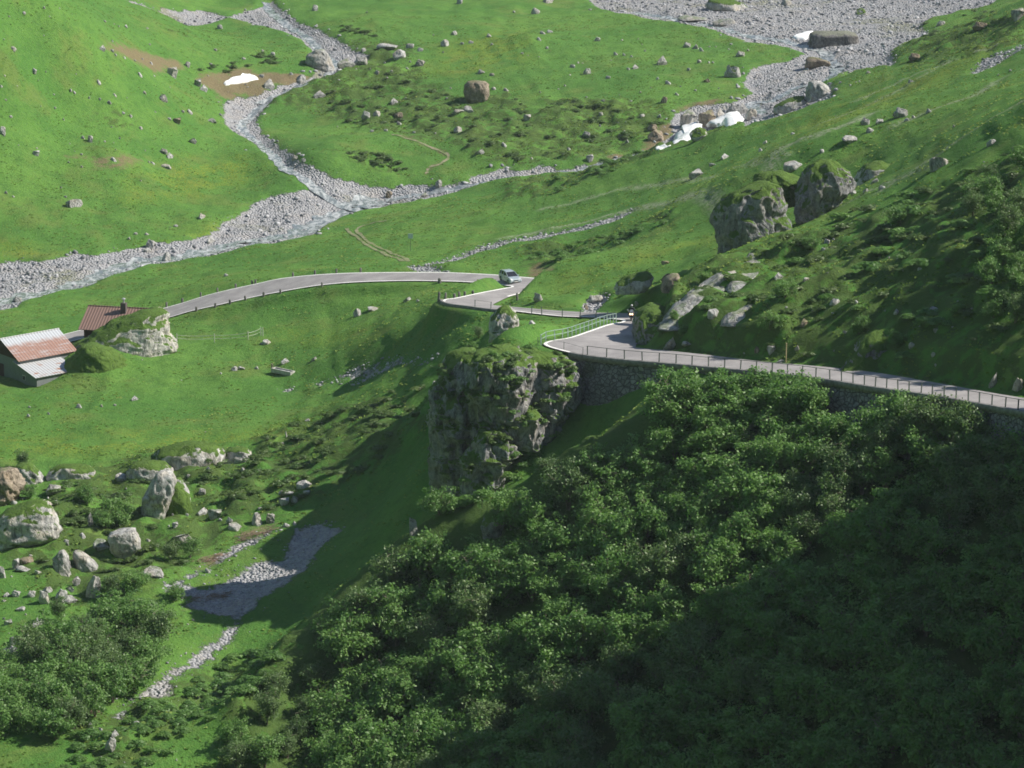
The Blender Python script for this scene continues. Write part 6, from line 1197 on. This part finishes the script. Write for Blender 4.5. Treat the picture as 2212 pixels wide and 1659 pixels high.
# ------------------------------------------------------------------ motorcycle and rider
def emit(name, col, s):
    t = NT(name); e = t.n('ShaderNodeEmission'); e.inputs[0].default_value = (*col, 1); e.inputs[1].default_value = s; return t.done(e.outputs[0])
uB, vB = 1365, 692; best = None
for i in range(160, 205):
    for t in np.linspace(.15, .85, 15):
        q = DL[i] * (1 - t) + DR[i] * t; uu, vq, _ = project(q); e = abs(uu - uB) + abs(vq - vB)
        if best is None or e < best[0]: best = (e, q)
p = best[1]
mo = empty('motorcycle', (p[0], p[1], p[2] + .01), R(-90) - R(6)); tag(mo, 'dark touring motorcycle with two lit headlamps beside the rock nose', 'motorcycle')
M_BIKE = carpaint('dark_bike_paint', (.05, .055, .065), .3, .3)
for x, nm in ((.74, 'front_wheel'), (-.74, 'rear_wheel')): wheel(mo, x, 0.001, .31, .13, 'wheel')
mb = MB()
for s in (-1, 1): mb.tube([(.74, s * .1, .31), (.50, s * .1, .95)], .028, 7)
mb.build('fork', M_RIM, mo)
mb = MB(); mb.prism([(.55, .95), (.28, 1.02), (-.05, .95), (-.10, .78), (.42, .72)], -.17, .17, .04); mb.build('tank', M_BIKE, mo, .05)
mb = MB(); mb.prism([(.84, .80), (.70, 1.08), (.50, 1.12), (.35, .95), (.30, .45), (.62, .42)], -.25, .25, .08); mb.build('fairing', M_BIKE, mo, .05)
mb = MB(); mb.prism([(.72, 1.06), (.50, 1.38), (.47, 1.36), (.66, 1.05)], -.2, .2, .05); mb.build('windshield', plain('tinted_screen', (.20, .23, .26), .15, .1, 2, spec=.6), mo)
mb = MB(); mb.box((-.02, 0, .5), (.55, .36, .42)); mb.build('engine', M_BLACK, mo, .04)
mb = MB(); mb.prism([(-.05, .82), (-.75, .86), (-.85, .92), (-.80, .78), (-.1, .70)], -.15, .15, .02); mb.build('seat', M_BLACK, mo, .03)
mb = MB(); mb.tube([(.42, -.38, 1.08), (.50, -.2, 1.12), (.50, .2, 1.12), (.42, .38, 1.08)], .018, 7); mb.build('handlebar', M_BLACK, mo)
for s in (-1, 1):
    mb = MB(); mb.lathe([(0, .02), (.09, .015), (.10, -.04), (.05, -.08)], Matrix.Translation((.82, s * .12, .90)) @ Matrix.Rotation(R(78), 4, 'Y'), 14); mb.build('headlight', emit('lit_headlamp' if s > 0 else 'lit_headlamp_2', (1, .66, .36), 3.2), mo)
    mb = MB(); mb.tube([(.44, s * .30, 1.10), (.42, s * .42, 1.28)], .012, 5).box((.42, s * .44, 1.31), (.04, .16, .10)); mb.build('mirror', M_LAMP, mo)
    mb = MB(); mb.box((-.62, s * .34, .66), (.52, .2, .36)); mb.build('pannier', M_BLACK, mo, .04)
mb = MB(); mb.tube([(-.1, .2, .3), (-.9, .24, .42)], [.04, .06], 8); mb.build('exhaust', M_RIM, mo)
# rider: one continuous skin
rd = empty('person', (p[0], p[1], p[2] + .01), R(-90) - R(6)); tag(rd, 'motorcycle rider in dark jacket and pale helmet sitting on the motorcycle', 'person')
bv = []; be = []; br = []
def joint(co, r, par=None):
    bv.append(co); br.append(r); k = len(bv) - 1
    if par is not None: be.append((par, k))
    return k
pel = joint((-.28, 0, .93), .165); wa = joint((-.24, 0, 1.10), .150, pel); chs = joint((-.14, 0, 1.34), .175, wa); nk0 = joint((-.06, 0, 1.50), .085, chs); nk = joint((-.03, 0, 1.58), .065, nk0); hd = joint((-.0, 0, 1.68), .09, nk)
for s in (-1, 1):
    sh = joint((-.10, s * .20, 1.43), .085, chs); el = joint((.12, s * .40, 1.22), .058, sh); wr = joint((.40, s * .37, 1.11), .040, el); pm = joint((.45, s * .345, 1.10), .038, wr)
    hi_ = joint((-.24, s * .14, .90), .115, pel); kn = joint((.22, s * .26, .82), .075, hi_); an = joint((-.02, s * .24, .42), .052, kn); ft = joint((.16, s * .25, .36), .045, an)
M_JACK = plain('dark_riding_suit', (.055, .058, .065), .8, .25, 12)
def skinned(name, v, e, r, mat, parent, root=0, sub=1):
    me = bpy.data.meshes.new(name); me.from_pydata(v, e, []); bm = bmesh.new(); bm.from_mesh(me); ly = bm.verts.layers.skin.verify(); bm.verts.ensure_lookup_table()
    for k, q in enumerate(r): bm.verts[k][ly].radius = (q, q); bm.verts[k][ly].use_root = (k == root)
    bm.to_mesh(me); bm.free(); o = bpy.data.objects.new(name, me); COL.objects.link(o); o.parent = parent
    m = o.modifiers.new('skin', 'SKIN'); m.use_smooth_shade = True; m2 = o.modifiers.new('subsurf', 'SUBSURF'); m2.levels = sub; m2.render_levels = sub
    me.materials.append(mat); return o
skinned('body', bv, be, br, M_JACK, rd)
M_GLOVE = plain('black_gloves', (.03, .03, .03), .8, .2, 14)
for s in (-1, 1):
    v = [(.42, s * .365, 1.11), (.47, s * .345, 1.105)]; e = [(0, 1)]; r = [.03, .034]
    for f in range(4):                              # four fingers curled round the grip, and a thumb on the inner side
        y = s * (.315 + .022 * f); L_ = (.9, 1.05, 1.0, .8)[f]; k = len(v)
        v += [(.49, y, 1.118), (.49 + .03 * L_, y, 1.095), (.47 + .02 * L_, y, 1.062), (.445, y, 1.066)]; r += [.011, .010, .009, .008]; e += [(1, k), (k, k + 1), (k + 1, k + 2), (k + 2, k + 3)]
    k = len(v); v += [(.45, s * .30, 1.10), (.47, s * .275, 1.075)]; r += [.012, .010]; e += [(1, k), (k, k + 1)]
    skinned('glove', v, e, r, M_GLOVE, rd, 1)
mb = MB(); mb.lathe([(0, .165), (.07, .155), (.12, .11), (.142, .03), (.14, -.05), (.125, -.12), (.085, -.145)], Matrix.Translation((.015, 0, 1.70)) @ Matrix.Scale(1.15, 4, (1, 0, 0)), 18)
hl = mb.build('helmet', plain('pale_helmet', (.62, .63, .63), .3, .1, 3, spec=.5), rd, 0, True)
mb = MB(); mb.lathe([(.147, .055), (.152, .02), (.152, -.03), (.147, -.055)], Matrix.Translation((.03, 0, 1.70)) @ Matrix.Scale(1.12, 4, (1, 0, 0)), 18); vs = MB(); mb_ = [q for q in mb.v]
keep = [f for f in mb.f if sum(mb.v[i][0] for i in f) / 4 > .06]; vs.add(mb.v, keep); vs.build('visor', M_GLASS, hl, 0, True)

# ------------------------------------------------------------------ mountain air
USE_HAZE = True
if USE_HAZE:
    zb, zt = float(GZ.min()) - 1.0, max(float(GZ.max()), 112.0) + 6
    mb = MB(); mb.box((0, 500, (zb + zt) / 2), (1796, 1996, zt - zb)); hz = mb.build('haze', None); hz.data.materials.clear()
    t = NT('valley_haze'); pv = t.n('ShaderNodeVolumePrincipled'); pv.inputs['Color'].default_value = (.80, .88, 1, 1); pv.inputs['Density'].default_value = .00009; pv.inputs['Anisotropy'].default_value = .2
    t.link(pv.outputs[0], t.out.inputs['Volume']); hz.data.materials.append(t.m); tag(hz, 'thin bluish mountain air over the whole valley', 'haze', kind='stuff')
